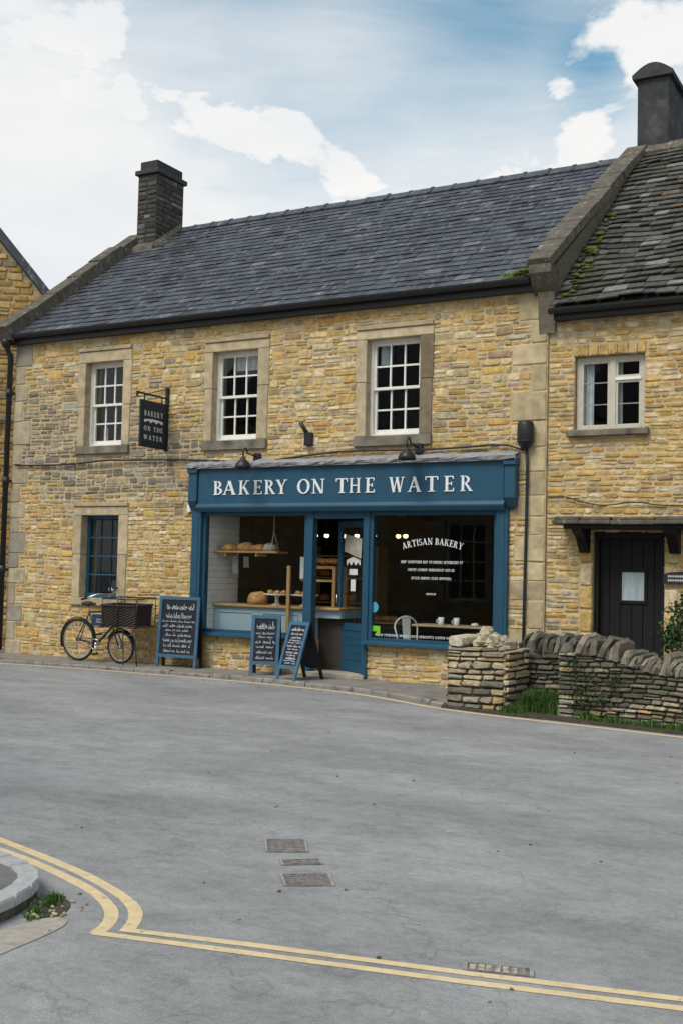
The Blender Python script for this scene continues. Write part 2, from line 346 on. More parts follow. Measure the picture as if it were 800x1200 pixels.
# a course-by-course stone layout in (u,v), openings left free
def layout(rng, u0, u1, v0, v1, holes, hr, wr, split=.18):
    out = []; v = v0
    while v < v1-1e-6:
        h = rng.uniform(*hr)
        if v1-(v+h) < hr[0]*.8: h = v1-v
        cuts = sorted({u0, u1}|{min(max(x, u0), u1) for q in holes if q[2] < v+h and q[3] > v for x in (q[0], q[1])})
        segs = []
        for a, b in zip(cuts, cuts[1:]):
            if b-a < 1e-5: continue
            mid = (a+b)/2; free = [(v, v+h)]
            for q in holes:
                if q[0] <= mid <= q[1]:
                    nf = []
                    for (p, r) in free:
                        if q[3] <= p or q[2] >= r: nf.append((p, r)); continue
                        if q[2] > p: nf.append((p, q[2]))
                        if q[3] < r: nf.append((q[3], r))
                    free = nf
            for fr in free:
                if fr[1]-fr[0] < .025: continue
                if segs and segs[-1][2] == fr and abs(segs[-1][1]-a) < 1e-6: segs[-1][1] = b
                else: segs.append([a, b, fr])
        for a, b, (p, r) in segs:
            u = a
            while u < b-1e-6:
                w = rng.uniform(*wr)*(.8+.4*min(1, (r-p)/hr[1]))
                if b-(u+w) < wr[0]*.7: w = b-u
                if w > .8*wr[1] and b-u > 1.6*wr[1]: w *= .9
                if rng.random() < split and r-p > hr[0]*1.35:
                    m = p+(r-p)*rng.uniform(.4, .6); out += [(u, u+w, p, m), (u, u+w, m, r)]
                else: out.append((u, u+w, p, r))
                u += w
        v += h
    return out
def stone_geo(mb, rng, rect, fn, col, gap=.004, depth=(.003, .015), ch=.024, back=-.006, wob=None, jit=.34, dome=.005):
    a, b, p, r = rect; a += gap; b -= gap; p += gap; r -= gap
    if b-a < .015 or r-p < .015: return
    c = min(ch, (r-p)*.32, (b-a)*.32)*rng.uniform(.6, 1.2)
    J = lambda s: rng.uniform(-s, s)
    hh = min(r-p, b-a); tilt = J((r-p)*.09)
    ring = [(a+c, p), (b-c, p), (b, p+c), (b, r-c), (b-c, r), (a+c, r), (a, r-c), (a, p+c)]
    cu, cv = (a+b)/2, (p+r)/2
    ring = [(x+J(hh*jit*.28), y+J(hh*jit*.28)+(tilt if y > cv else 0)*((x-cu)/(b-a)+.2)) for x, y in ring]
    if wob: ring = [(x+wob(x, y)[0], y+wob(x, y)[1]) for x, y in ring]; cu += wob(cu, cv)[0]; cv += wob(cu, cv)[1]
    d = rng.uniform(*depth); k = min(.013, hh*.16)
    vs = [fn(x, y, back) for x, y in ring]
    tl = (J(.005), J(.005))
    for x, y in ring:
        fx = 1-k*1.2/max(.02, (b-a)/2); fy = 1-k*1.2/max(.02, (r-p)/2)
        vs.append(fn(cu+(x-cu)*fx, cv+(y-cv)*fy, d+tl[0]*(x-cu)/(b-a)*2+tl[1]*(y-cv)/(r-p)*2+J(.0025)))
    vs.append(fn(cu+J(.12*(b-a)), cv+J(.12*(r-p)), d+dome*rng.uniform(-.3, 1.3)))
    fs = [(i, (i+1) % 8, 8+(i+1) % 8, 8+i) for i in range(8)]+[(8+i, 8+(i+1) % 8, 16) for i in range(8)]
    mb.add(vs, fs, col)
def wob_fn(seed, amp=.014):
    def w(u, v):
        return (amp*.5*mnoise.noise(Vector((u*.9, v*1.3, seed))), amp*mnoise.noise(Vector((u*.7+7, v*.8, seed+3)))*1.6)
    return w
def stones(parent, rects, fn, colfn, rng, limit=300, material='stone', name='stone', **kw):
    items = []
    for rc in rects:
        mb = MB(); stone_geo(mb, rng, rc, fn, colfn((rc[0]+rc[1])/2, (rc[2]+rc[3])/2), **kw)
        if mb.v:
            c = Vector(fn((rc[0]+rc[1])/2, (rc[2]+rc[3])/2, 0)); items.append(((rc[1]-rc[0])*(rc[3]-rc[2])/(c-CAM_POS).length_squared, mb))
    items.sort(key=lambda t: -t[0])
    for _, mb in items[:limit]: mb.build(name, material, parent)
    rest = MB()
    for _, mb in items[limit:]: rest.add(mb.v, mb.f, None); rest.c[-len(mb.v):] = mb.c
    if rest.v: rest.build('small_stones', material, parent, kind='stuff')
def wall_slab(mb, u0, u1, v0, v1, holes, fn, d0, d1):
    us = sorted({u0, u1}|{x for q in holes for x in q[:2] if u0 < x < u1}); vv = sorted({v0, v1}|{x for q in holes for x in q[2:4] if v0 < x < v1})
    solid = lambda i, j: 0 <= i < len(us)-1 and 0 <= j < len(vv)-1 and not any(q[0]-1e-6 <= us[i] and us[i+1] <= q[1]+1e-6 and q[2]-1e-6 <= vv[j] and vv[j+1] <= q[3]+1e-6 for q in holes)
    for i in range(len(us)-1):
        for j in range(len(vv)-1):
            if not solid(i, j): continue
            a, b, p, r = us[i], us[i+1], vv[j], vv[j+1]
            mb.add([fn(a, p, d0), fn(b, p, d0), fn(b, r, d0), fn(a, r, d0)], [(0, 1, 2, 3)]); mb.add([fn(a, p, d1), fn(b, p, d1), fn(b, r, d1), fn(a, r, d1)], [(3, 2, 1, 0)])
            for (di, dj, e) in ((-1, 0, (a, p, a, r)), (1, 0, (b, p, b, r)), (0, -1, (a, p, b, p)), (0, 1, (a, r, b, r))):
                if not solid(i+di, j+dj): mb.add([fn(e[0], e[1], d0), fn(e[2], e[3], d0), fn(e[2], e[3], d1), fn(e[0], e[1], d1)], [(0, 1, 2, 3)])
front = lambda u, v, d: (u, -d, v)                                  # street face of a wall in the plane y = 0, d towards the street

# serif capitals, unit height, as overlapping strokes (x0,y0)-(x1,y1), and rings
def ring(cx, cy, rx, ry, tx, ty, a0, a1, n=14):
    o = [(cx+rx*math.cos(a0+(a1-a0)*i/n), cy+ry*math.sin(a0+(a1-a0)*i/n)) for i in range(n+1)]
    q = [(cx+(rx-tx)*math.cos(a0+(a1-a0)*i/n), cy+(ry-ty)*math.sin(a0+(a1-a0)*i/n)) for i in range(n+1)]
    return [[o[i], o[i+1], q[i+1], q[i]] for i in range(n)]
def rc(x0, y0, x1, y1): return [[(x0, y0), (x1, y0), (x1, y1), (x0, y1)]]
def dg(x0, y0, x1, y1, w): return [[(x0-w/2, y0), (x0+w/2, y0), (x1+w/2, y1), (x1-w/2, y1)]]
TK, TN, SF = .155, .07, .05
def stem(x, top=True, bot=True, w=TK, s=.085):
    r = rc(x, 0, x+w, 1)
    if bot: r += rc(x-s, 0, x+w+s, SF)
    if top: r += rc(x-s, 1-SF, x+w+s, 1)
    return r
H2 = math.pi/2
GL = {
 'B': (.66, stem(.085)+ring(.24, .745, .33, .255, .15, TN*.9, -H2, H2)+ring(.24, .265, .40, .265, .16, TN*.9, -H2, H2)),
 'A': (.80, dg(.10, 0, .40, 1, TN*1.1)+dg(.68, 0, .38, 1, TK*1.05)+rc(.20, .30, .60, .30+TN)+rc(0, 0, .22, SF)+rc(.54, 0, .82, SF)),
 'K': (.80, stem(.085)+dg(.30, .42, .62, .98, TN)+dg(.70, .02, .36, .56, TK*1.05)+rc(.5, 1-SF, .78, 1)+rc(.56, 0, .84, SF)),
 'E': (.62, stem(.085)+rc(.1, 0, .58, TN)+rc(.1, 1-TN, .55, 1)+rc(.2, .47, .46, .47+TN)+rc(.54, 0, .60, .22)+rc(.51, .8, .57, 1)+rc(.42, .38, .47, .64)),
 'R': (.76, stem(.085)+ring(.24, .735, .35, .265, .15, TN*.9, -H2, H2)+dg(.66, .02, .36, .48, TK)+rc(.55, 0, .80, SF)),
 'Y': (.78, dg(.40, .42, .12, 1, TK)+dg(.40, .42, .66, 1, TN)+rc(.325, 0, .475, .46)+rc(.22, 0, .58, SF)+rc(-.01, 1-SF, .27, 1)+rc(.54, 1-SF, .80, 1)),
 'O': (.86, ring(.43, .5, .43, .515, .165, TN, 0, 2*math.pi, 26)),
 'N': (.88, rc(.12, 0, .12+TN, 1)+rc(.68, 0, .68+TN, 1)+dg(.66, .0, .14, 1, TK*1.05)+rc(.02, 0, .30, SF)+rc(.58, 1-SF, .86, 1)+rc(0, 1-SF, .18, 1)),
 'T': (.74, rc(.295, 0, .295+TK, 1)+rc(.19, 0, .56, SF)+rc(.02, 1-TN, .72, 1)+rc(.02, .76, .075, 1)+rc(.665, .76, .72, 1)),
 'H': (.90, stem(.085)+stem(.66)+rc(.2, .47, .7, .47+TN)),
 'W': (1.12, dg(.34, 0, .12, 1, TK)+dg(.34, 0, .56, .98, TN)+dg(.78, 0, .56, 1, TK)+dg(.78, 0, 1.0, 1, TN)+rc(-.01, 1-SF, .26, 1)+rc(.44, 1-SF, .70, 1)+rc(.88, 1-SF, 1.12, 1)),
 'I': (.34, stem(.095)),
 'S': (.56, ring(.28, .745, .24, .255, .12, TN, R(20), R(250), 14)+ring(.28, .265, .27, .265, .13, TN, R(-160), R(80), 14)),
}
def glyph(mb, ch, x0, width, z0, h, fn, t):                        # strokes stepped 0.2 mm so that none is coplanar
    w, polys = GL[ch]
    xs = [p[0] for q in polys for p in q]; lo, hi = min(xs), max(xs)
    for i, q in enumerate(polys):
        pts = [(x0+(x-lo)/(hi-lo)*width, z0+y*h) for x, y in q]
        mb.prism(pts, -.002, t+.0002*(i % 7), fn)
def text_row(mb, word, x0, x1, z0, h, fn, t, track=.12):
    ws = [.35 if c == ' ' else GL[c][0] for c in word]; tot = sum(ws)+track*(len(word)-1); k = (x1-x0)/tot; x = x0
    for c, w in zip(word, ws):
        if c != ' ': glyph(mb, c, x, w*k, z0, h, fn, t)
        x += (w+track)*k

# ------------------------------------------------------------------ ground
RZ = -.13
def ground():
    mb = MB(); mb.add([(-300, -300, RZ), (300, -300, RZ), (300, 300, RZ), (-300, 300, RZ)], [(0, 1, 2, 3)])
    tag(mb.build('road', 'asphalt', origin=(0, 0, RZ)), kind='structure')
    KP = [(-14, -4.0), (-10.5, -2.7), (-8, -1.55), (-5.8, -1.02), (-3.5, -.86), (-1.15, -.86), (-.2, -.98), (.6, -1.08), (1.3, -1.32), (2.0, -1.68), (2.62, -2.0)]
    mb = MB(); W = .13
    top = [(x, y+W*.9) for x, y in KP]
    mb.prism([(-14, .3)]+top+[(2.62, .3)], RZ-.1, -.072, lambda u, v, w: (u, v, w+(.016 if v > -.2 and w > -.1 else 0)))
    pv = tag(mb.build('pavement', 'pavement', origin=(0, 0, RZ)), kind='structure')
    # kerb stones
    rng = random.Random(5)
    P = [Vector((x, y, 0)) for x, y in KP]; acc = [0]
    for a, b in zip(P, P[1:]): acc.append(acc[-1]+(b-a).length)
    def at(s):
        for i in range(len(P)-1):
            if s <= acc[i+1]: return P[i].lerp(P[i+1], (s-acc[i])/(acc[i+1]-acc[i]))
        return P[-1].copy()
    s = 0
    while s < acc[-1]-.2:
        e = min(s+rng.uniform(.7, 1.0), acc[-1]); a, b = at(s+.008), at(e-.008); n = Vector((-(b-a).y, (b-a).x, 0)).normalized()
        zt = -.068+rng.uniform(-.012, .008); m2 = MB(); f = .018
        q = [a, b, b+n*W, a+n*W]
        vs = [(p.x, p.y, RZ-.05) for p in q]+[(p.x, p.y, zt-f) for p in q[:2]]+[(p.x, p.y, zt) for p in q[2:]]+[((p+n*f).x, (p+n*f).y, zt) for p in q[:2]]
        m2.add(vs, [(3, 2, 1, 0), (0, 1, 5, 4), (4, 5, 9, 8), (8, 9, 6, 7), (2, 3, 7, 6), (1, 2, 6, 9, 5), (0, 4, 8, 7, 3)])
        m2.build('kerb_stone', 'kerb', pv); s = e
    # paved strip in front of the garden walls
    mb = MB(); mb.prism([(2.62, .3), (2.62, -2.05), (3.5, -2.28), (4.2, -2.36), (5.7, -2.64), (8.5, -3.2), (8.5, .3)], RZ-.1, -.10, lambda u, v, w: (u, v, w))
    tag(mb.build('verge', 'soil', origin=(4, -1, RZ)), kind='structure')
    return KP
KP = ground()
def ribbon(name, pts, w, z, m, sub=1):
    P = [Vector((x, y, 0)) for x, y in pts]; vs = []; fs = []
    rng = random.Random(len(pts)*7)
    fine = []
    for i, (a, b) in enumerate(zip(P, P[1:])):
        k = max(1, int((b-a).length/.12))
        fine += [a.lerp(b, j/k) for j in range(k)]
    fine.append(P[-1])
    for i, p in enumerate(fine):
        a = fine[max(0, i-1)]; b = fine[min(len(fine)-1, i+1)]; n = Vector((-(b-a).y, (b-a).x, 0)).normalized()
        ww = w/2*rng.uniform(.93, 1.05); vs += [(p.x+n.x*ww, p.y+n.y*ww, z), (p.x-n.x*ww, p.y-n.y*ww, z)]
    fs = [(2*i, 2*i+1, 2*i+3, 2*i+2) for i in range(len(fine)-1)]
    mb = MB(); mb.add(vs, fs); return tag(mb.build(name, m), kind='structure')
def smooth(pts, it=2):
    for _ in range(it):
        q = [pts[0]]
        for a, b in zip(pts, pts[1:]): q += [tuple(i*.75+j*.25 for i, j in zip(a, b)), tuple(i*.25+j*.75 for i, j in zip(a, b))]
        pts = q+[pts[-1]]
    return pts
ribbon('yellow_line', smooth([(x, y-.13) for x, y in KP[:-1]]+[(2.62, -2.16), (3.54, -2.42), (4.25, -2.52), (5.7, -2.80), (9, -3.5)]), .095, RZ+.003, 'yellow_line')
ribbon('yellow_line', smooth([(-14, -8.25), (-4, -8.52), (-1, -8.84), (.9, -9.27), (3.12, -9.96), (3.33, -10.02), (3.82, -10.17), (4.26, -10.32), (4.57, -10.46), (4.77, -10.57), (4.91, -10.68), (5.01, -10.81), (5.075, -10.95)], 1), .066, RZ+.0012, 'yellow_line')
ribbon('yellow_line', smooth([(-14, -8.37), (-4, -8.64), (-1, -8.96), (.9, -9.40), (3.3, -10.14), (3.52, -10.2), (3.84, -10.28), (4.26, -10.43), (4.54, -10.55), (4.74, -10.68), (4.85, -10.78), (4.94, -10.91), (4.985, -11.05)], 1), .066, RZ+.0012, 'yellow_line')
ribbon('yellow_line', [(5.06, -10.935), (5.19, -10.905), (5.67, -10.79), (6.61, -10.60), (7.41, -10.41), (9.0, -10.02)], .056, RZ+.0024, 'yellow_line')
ribbon('yellow_line', [(4.97, -11.045), (5.13, -11.01), (5.72, -10.885), (6.58, -10.71), (7.43, -10.51), (9.1, -10.11)], .056, RZ+.0024, 'yellow_line')

# corner pavement by the double lines: curved run of pale kerb stones
def corner():
    out = [(-14, -8.6), (-4, -8.9), (-1, -9.2), (1.0, -9.62), (2.4, -10.03), (3.3, -10.33), (3.82, -10.50), (4.01, -10.55), (4.16, -10.60), (4.29, -10.68), (4.39, -10.78), (4.46, -10.90), (4.51, -11.04), (4.54, -11.20), (4.56, -11.45), (4.56, -12.6), (4.56, -15)]
    P = [Vector((x, y, 0)) for x, y in smooth(out, 1)]
    W = .105; nn = []
    for i in range(len(P)):
        a = P[max(0, i-1)]; b = P[min(len(P)-1, i+1)]; d = (b-a).normalized(); nn.append(Vector((d.y, -d.x, 0)))
    inn = [p+n*W for p, n in zip(P, nn)]
    mb = MB(); mb.prism([(p.x, p.y) for p in inn]+[(-14, -15)], RZ-.1, -.045, lambda u, v, w: (u, v, w))
    pv = tag(mb.build('corner_pavement', 'old_asphalt', origin=(2, -12, RZ)), kind='structure')
    acc = [0]
    for a, b in zip(P, P[1:]): acc.append(acc[-1]+(b-a).length)
    def at(s, Q):
        for i in range(len(P)-1):
            if s <= acc[i+1]: return Q[i].lerp(Q[i+1], (s-acc[i])/(acc[i+1]-acc[i]))
        return Q[-1].copy()
    rng = random.Random(8); s = 0
    while s < acc[-1]-.05:
        x = at(s, P); ln = rng.uniform(.13, .19) if x.x > 3.7 and x.y > -11.6 else .6
        e = min(s+ln, acc[-1]); a, b, c, d = at(s+.005, P), at(e-.005, P), at(e-.005, inn), at(s+.005, inn); zt = -.028+rng.uniform(-.006, .006); f = .012
        m2 = MB(); m = (a+b+c+d)/4
        q = [a, b, c, d]; vs = [(p.x, p.y, -.080) for p in q]+[(p.x, p.y, zt-f) for p in q]+[(p.lerp(m, .09).x, p.lerp(m, .09).y, zt) for p in q]
        m2.add(vs, [(3, 2, 1, 0)]+[(i, (i+1) % 4, 4+(i+1) % 4, 4+i) for i in range(4)]+[(4+i, 4+(i+1) % 4, 8+(i+1) % 4, 8+i) for i in range(4)]+[(8, 9, 10, 11)])
        m2.build('kerb_stone', 'granite_kerb', pv); s = e
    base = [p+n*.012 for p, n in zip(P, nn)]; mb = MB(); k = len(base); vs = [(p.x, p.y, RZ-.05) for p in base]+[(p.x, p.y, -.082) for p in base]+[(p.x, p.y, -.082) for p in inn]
    mb.add(vs, [(i, i+1, k+i+1, k+i) for i in range(k-1)]+[(k+i, k+i+1, 2*k+i+1, 2*k+i) for i in range(k-1)]); mb.build('kerb_bed', 'dirty_shaded_bed', pv)  # lower course coloured dark for soil and moss plus the kerb face's shade
    ap = smooth([(4.86, -11.75), (4.83, -11.25), (4.80, -11.03), (4.72, -10.95), (4.655, -11.0), (4.62, -11.15), (4.59, -11.4), (4.58, -11.8), (4.86, -11.75)], 2)[:-1]
    mb = MB(); mb.prism(ap, RZ-.02, RZ+.006, lambda u, v, w: (u, v, w)); tag(mb.build('concrete_apron', 'apron'), kind='structure')
    mb = MB(); mb.prism(smooth([(4.68, -10.93), (4.60, -10.78), (4.50, -10.72), (4.42, -10.70), (4.46, -10.80), (4.53, -10.95), (4.60, -11.05), (4.68, -10.93)], 1)[:-1], RZ-.02, RZ+.005, lambda u, v, w: (u, v, w)); tag(mb.build('gutter_dirt', 'soil'), kind='structure')
corner()
def grass_tufts(name, spots, n, h, label, seed, m='grass', spread=.06):
    rng = random.Random(seed); mb = MB()
    for (x, y, z, k) in spots:
        for _ in range(int(n*k)):
            a = rng.uniform(0, 6.28); r = abs(rng.gauss(0, spread)); bx, by = x+math.cos(a)*r, y+math.sin(a)*r*.7
            hh = h*rng.uniform(.4, 1.1)*k; q = rng.uniform(0, 6.28); ln = rng.uniform(.15, .7)*hh; w = rng.uniform(.003, .007)
            dx, dy = math.cos(q), math.sin(q)
            p = [(bx-dy*w, by+dx*w, z-.01), (bx+dy*w, by-dx*w, z-.01), (bx+dx*ln*.4+dy*w*.8, by+dy*ln*.4-dx*w*.8, z+hh*.65), (bx+dx*ln*.4-dy*w*.8, by+dy*ln*.4+dx*w*.8, z+hh*.65), (bx+dx*ln, by+dy*ln, z+hh)]
            mb.add(p, [(0, 1, 2, 3), (3, 2, 4)])
    o = mb.build(name, m); return tag(o, label, 'grass', kind='stuff')

# ------------------------------------------------------------------ bakery building
BX0, BX1 = -6.88, 3.22
bak = thing('bakery_building', (-1.8, 0, -.1), 'honey stone terraced building with slate roof and blue bakery shopfront', 'building')
WINS = {'a': (-5.18, -4.34, 3.60, 5.07), 'b': (-2.46, -1.58, 3.60, 5.06), 'c': (.38, 1.27, 3.57, 5.04), 'g': (-5.16, -4.33, .98, 2.40)}
SUR = {'a': (-5.33, -4.17, 3.43, 5.33), 'b': (-2.61, -1.38, 3.41, 5.28), 'c': (.21, 1.47, 3.38, 5.25), 'g': (-5.33, -4.14, .82, 2.62)}
SHOP = (-2.66, 2.66, .46, 3.19); DOOR = (-.56, .46, -.3, .46)
def bakery_wall():
    rng = random.Random(11)
    holes = [(a-.04, b+.04, p-.04, q+.04) for a, b, p, q in WINS.values()]+[(-2.70, 2.70, .462, 3.17), (-.60, .53, -.3, .462)]
    mb = MB(); wall_slab(mb, BX0, BX1, -.3, 5.72, holes, front, 0, -.45)
    # gable ends and rear
    mb.box(BX0, BX0+.4, .45, 8.4, -.3, 5.6); mb.box(BX1-.4, BX1, .45, 8.4, -.3, 5.6); mb.box(BX0+.4, BX1-.4, 8.0, 8.4, -.3, 5.6)
    wall = mb.build('wall', 'mortar', bak, origin=(-1.8, 0, -.1))
    qh = []; quo = []
    z = -.16; i = 0
    while z < 5.55:                                                 # dressed quoins at both ends
        h = rng.uniform(.26, .42); h = min(h, 5.60-z); wl = (.24 if i % 2 else .40)*rng.uniform(.85, 1.1); wr = (.26 if i % 2 else .50)*rng.uniform(.85, 1.1)
        quo.append((BX0, BX0+wl, z, z+h)); quo.append((BX1-wr, BX1, z, z+h)); z += h; i += 1
    jump = []; block = list(SUR.values())+[SHOP, DOOR]+quo
    for _ in range(900):
        w, h = rng.uniform(.16, .36), rng.uniform(.11, .165); u, v = rng.uniform(BX0+.1, BX1-w-.1), rng.uniform(-.1, 5.35)
        if all(u+w < q[0] or u > q[1] or v+h < q[2] or v > q[3] for q in block) and all(u+w+.1 < q[0] or u-.1 > q[1] or v+h+.07 < q[2] or v-.07 > q[3] for q in jump): jump.append((u, u+w, v, v+h))
        if len(jump) > 95: break
    rects = layout(rng, BX0, BX1, -.16, 5.60, block+jump, (.06, .125), (.09, .33), .26)+jump
    wob = wob_fn(3.1, .022)
    def weather(u, v):
        n = mnoise.fractal(Vector((u*.8, v*.9, 5.2)), 1.0, 2.0, 4)
        k = .25*n
        k += 1.15*math.exp(-((u+5.3)/1.6)**2-((v-3.55)/.95)**2)      # grey weathered field round the left upper window
        k += .75*math.exp(-((u+3.6)/1.3)**2-((v-3.3)/.7)**2)+.5*math.exp(-((u+6.5)/.5)**2-((v-4.3)/1.2)**2)
        k += .55*math.exp(-((u-1.9)/.5)**2-((v-3.9)/.7)**2)+.5*math.exp(-((u-2.2)/1.2)**2-((v-.1)/.35)**2)
        return k
    def col(u, v):
        k = weather(u, v)+rng.uniform(-.22, .22)
        if k > .60: return pick(rng, GREY)
        gold = 1 if (v < 2.2 and u < -2.5) else (.75 if v > 5.1 else .38)
        c = pick(rng, GOLD if rng.random() < gold else BUFF)
        if k > .3: c = tuple(x*.82 for x in c)
        return c
    stones(wall, rects, front, col, rng, wob=wob)
    for q in quo:
        m2 = MB(); c = (.455, .365, .215) if q[0] > 0 else (.39, .325, .22)
        if q[0] < 0 and rng.random() < .35: c = (.29, .262, .205)
        kq = rng.uniform(.84, 1.12); c = tuple(x*kq for x in c)
        stone_geo(m2, rng, q, front, c, gap=.002, depth=(.010, .016), ch=.012, jit=.05, dome=.003); m2.build('quoin', 'dressed', wall)
bakery_wall()

def blockstone(parent, name, x0, x1, z0, z1, y0, y1, col, m='dressed', bev=.008):
    mb = MB(); mb.box(x0, x1, y0, y1, z0, z1, col, bev); return mb.build(name, m, parent)
def surround(key, parent, rng, dark=None):
    x0, x1, z0, z1 = WINS[key]; a, b, p, q = SUR[key]
    base = (.455, .37, .235)
    cc = lambda k=1: (lambda q: tuple(v*q*k for v in base))(rng.uniform(.88, 1.1))
    zm = z0+(z1-z0)*rng.uniform(.45, .6)
    blockstone(parent, 'lintel', a-.012, b+.012, z1, q-.07, -.024, .2, cc())
    blockstone(parent, 'hood_mould', a-.01, b+.01, q-.07+.003, q, -.05, .06, cc(.92))
    for (l, r, s) in ((a, x0, 0), (x1, b, 1)):
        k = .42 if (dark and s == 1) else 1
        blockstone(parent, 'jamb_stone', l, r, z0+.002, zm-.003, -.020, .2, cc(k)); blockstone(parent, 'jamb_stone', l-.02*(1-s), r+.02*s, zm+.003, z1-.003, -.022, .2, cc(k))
    mb = MB(); mb.box(a-.01, b+.01, -.06, .2, p+.03, z0-.002, None, .01); mb.build('sill', 'sill_dark' if key != 'g' else 'dressed', parent) if key != 'g' else blockstone(parent, 'sill', a-.01, b+.01, p+.03, z0-.002, -.06, .2, cc(.85))
def sash(key, rng, m='white_paint', dark=None, setb=.13):
    x0, x1, z0, z1 = WINS[key]
    w = thing_part('window', ((x0+x1)/2, 0, z0), bak)
    surround(key, w, rng, dark)
    fr = .045; Y = setb
    mb = MB()
    mb.box(x0, x0+fr, Y, Y+.11, z0, z1); mb.box(x1-fr, x1, Y, Y+.11, z0, z1); mb.box(x0+fr, x1-fr, Y, Y+.11, z1-fr, z1); mb.box(x0+fr, x1-fr, Y-.02, Y+.11, z0, z0+.04)
    mb.build('frame', m, w)
    zm = z0+(z1-z0)*.50; a, b = x0+fr, x1-fr
    for (p, q, yy) in ((zm-.02, z1-fr, Y+.012), (z0+.04, zm+.018, Y+.056)):
        mb = MB(); st = .042; rb = .075 if p < zm-.1 else .042
        mb.box(a+.002, a+st, yy, yy+.036, p, q); mb.box(b-st, b-.002, yy, yy+.036, p, q); mb.box(a+st, b-st, yy+.001, yy+.035, q-.038, q); mb.box(a+st, b-st, yy+.001, yy+.035, p, p+rb)
        u0, u1, v0, v1 = a+st, b-st, p+rb, q-.038; g = .026
        for k in (1, 2): c = u0+(u1-u0)*k/3; mb.box(c-g/2, c+g/2, yy+.004, yy+.032, v0, v1)
        c = (v0+v1)/2; mb.box(u0, u1, yy+.006, yy+.03, c-g/2, c+g/2)
        s = mb.build('sash', m, w)
        for i in range(3):
            for j in range(2):
                pa = u0+(u1-u0)*i/3+g/2; pb = u0+(u1-u0)*(i+1)/3-g/2; pc = v0+(v1-v0)*j/2+g/2; pd = v0+(v1-v0)*(j+1)/2-g/2
                t1, t2 = rng.uniform(-.0025, .0025), rng.uniform(-.0025, .0025)
                m2 = MB(); y = yy+.018
                m2.hexa([(pa, y-t1-t2, pc), (pb, y+t1-t2, pc), (pb, y+t1-t2+.003, pc), (pa, y-t1-t2+.003, pc), (pa, y-t1+t2, pd), (pb, y+t1+t2, pd), (pb, y+t1+t2+.003, pd), (pa, y-t1+t2+.003, pd)])
                m2.build('pane', 'glass', w)
    return w
def thing_part(name, loc, parent):
    o = bpy.data.objects.new(name, None); C.objects.link(o); o.parent = parent; o.location = Vector(loc)-ORG[parent.name]; ORG[o.name] = Vector(loc); o.empty_display_size = .1; return o
rw = random.Random(21)
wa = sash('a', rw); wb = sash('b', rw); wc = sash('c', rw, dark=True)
mb = MB(); mb.box(-2.2, -1.6, .30, .31, 4.78, 5.05); mb.build('blind', 'curtain', wb)
mb = MB(); mb.box(-5.0, -4.9, .30, .31, 3.62, 3.95); mb.build('book', 'card', wa)
mb = MB(); mb.box(.46, .60, .30, .31, 4.70, 5.0); mb.build('curtain', 'curtain', wc)
def ground_window():
    x0, x1, z0, z1 = WINS['g']; w = thing_part('window', ((x0+x1)/2, 0, z0), bak); surround('g', w, rw)
    Y = .15; f = .06; mb = MB()
    mb.box(x0, x0+f, Y, Y+.08, z0, z1); mb.box(x1-f, x1, Y, Y+.08, z0, z1); mb.box(x0+f, x1-f, Y, Y+.08, z1-f, z1); mb.box(x0+f, x1-f, Y-.015, Y+.08, z0, z0+.08)
    mb.build('frame', 'blue', w)
    a, b, p, q = x0+f, x1-f, z0+.08, z1-f
    for k in range(1, 4): c = p+(q-p)*k/4; m2 = MB(); m2.box(a, b, Y+.012, Y+.05, c-.013, c+.013); m2.build('glazing_bar', 'blue', w)
    for k in range(1, 3):
        c = a+(b-a)*k/3; m2 = MB(); m2.box(c-.010, c+.010, Y+.016, Y+.046, p, q); m2.build('glazing_bar', 'navy', w)
    for i in range(3):
        for j in range(4):
            m2 = MB(); m2.box(a+(b-a)*i/3+.011, a+(b-a)*(i+1)/3-.011, Y+.03, Y+.033, p+(q-p)*j/4+.014, p+(q-p)*(j+1)/4-.014); m2.build('pane', 'glass', w)
    mb = MB(); mb.box(x0+.1, x1-.1, .36, .40, z0-.1, z0+.07); mb.box(x1-.42, x1-.25, .32, .36, z0+.08, z0+.30); mb.build('inner_ledge', 'bike_sign', w)
    mb = MB(); mb.blob((x1-.36, .30, z0+.14), (.07, .05, .05), random.Random(2)); mb.build('cup', 'ceramic', w)
ground_window()
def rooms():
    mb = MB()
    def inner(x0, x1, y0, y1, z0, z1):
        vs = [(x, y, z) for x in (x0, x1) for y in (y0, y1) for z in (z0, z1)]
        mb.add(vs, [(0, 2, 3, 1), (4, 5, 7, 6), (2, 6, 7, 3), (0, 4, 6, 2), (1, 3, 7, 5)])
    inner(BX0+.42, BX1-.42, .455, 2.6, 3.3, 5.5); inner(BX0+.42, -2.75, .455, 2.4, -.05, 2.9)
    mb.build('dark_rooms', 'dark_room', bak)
rooms()

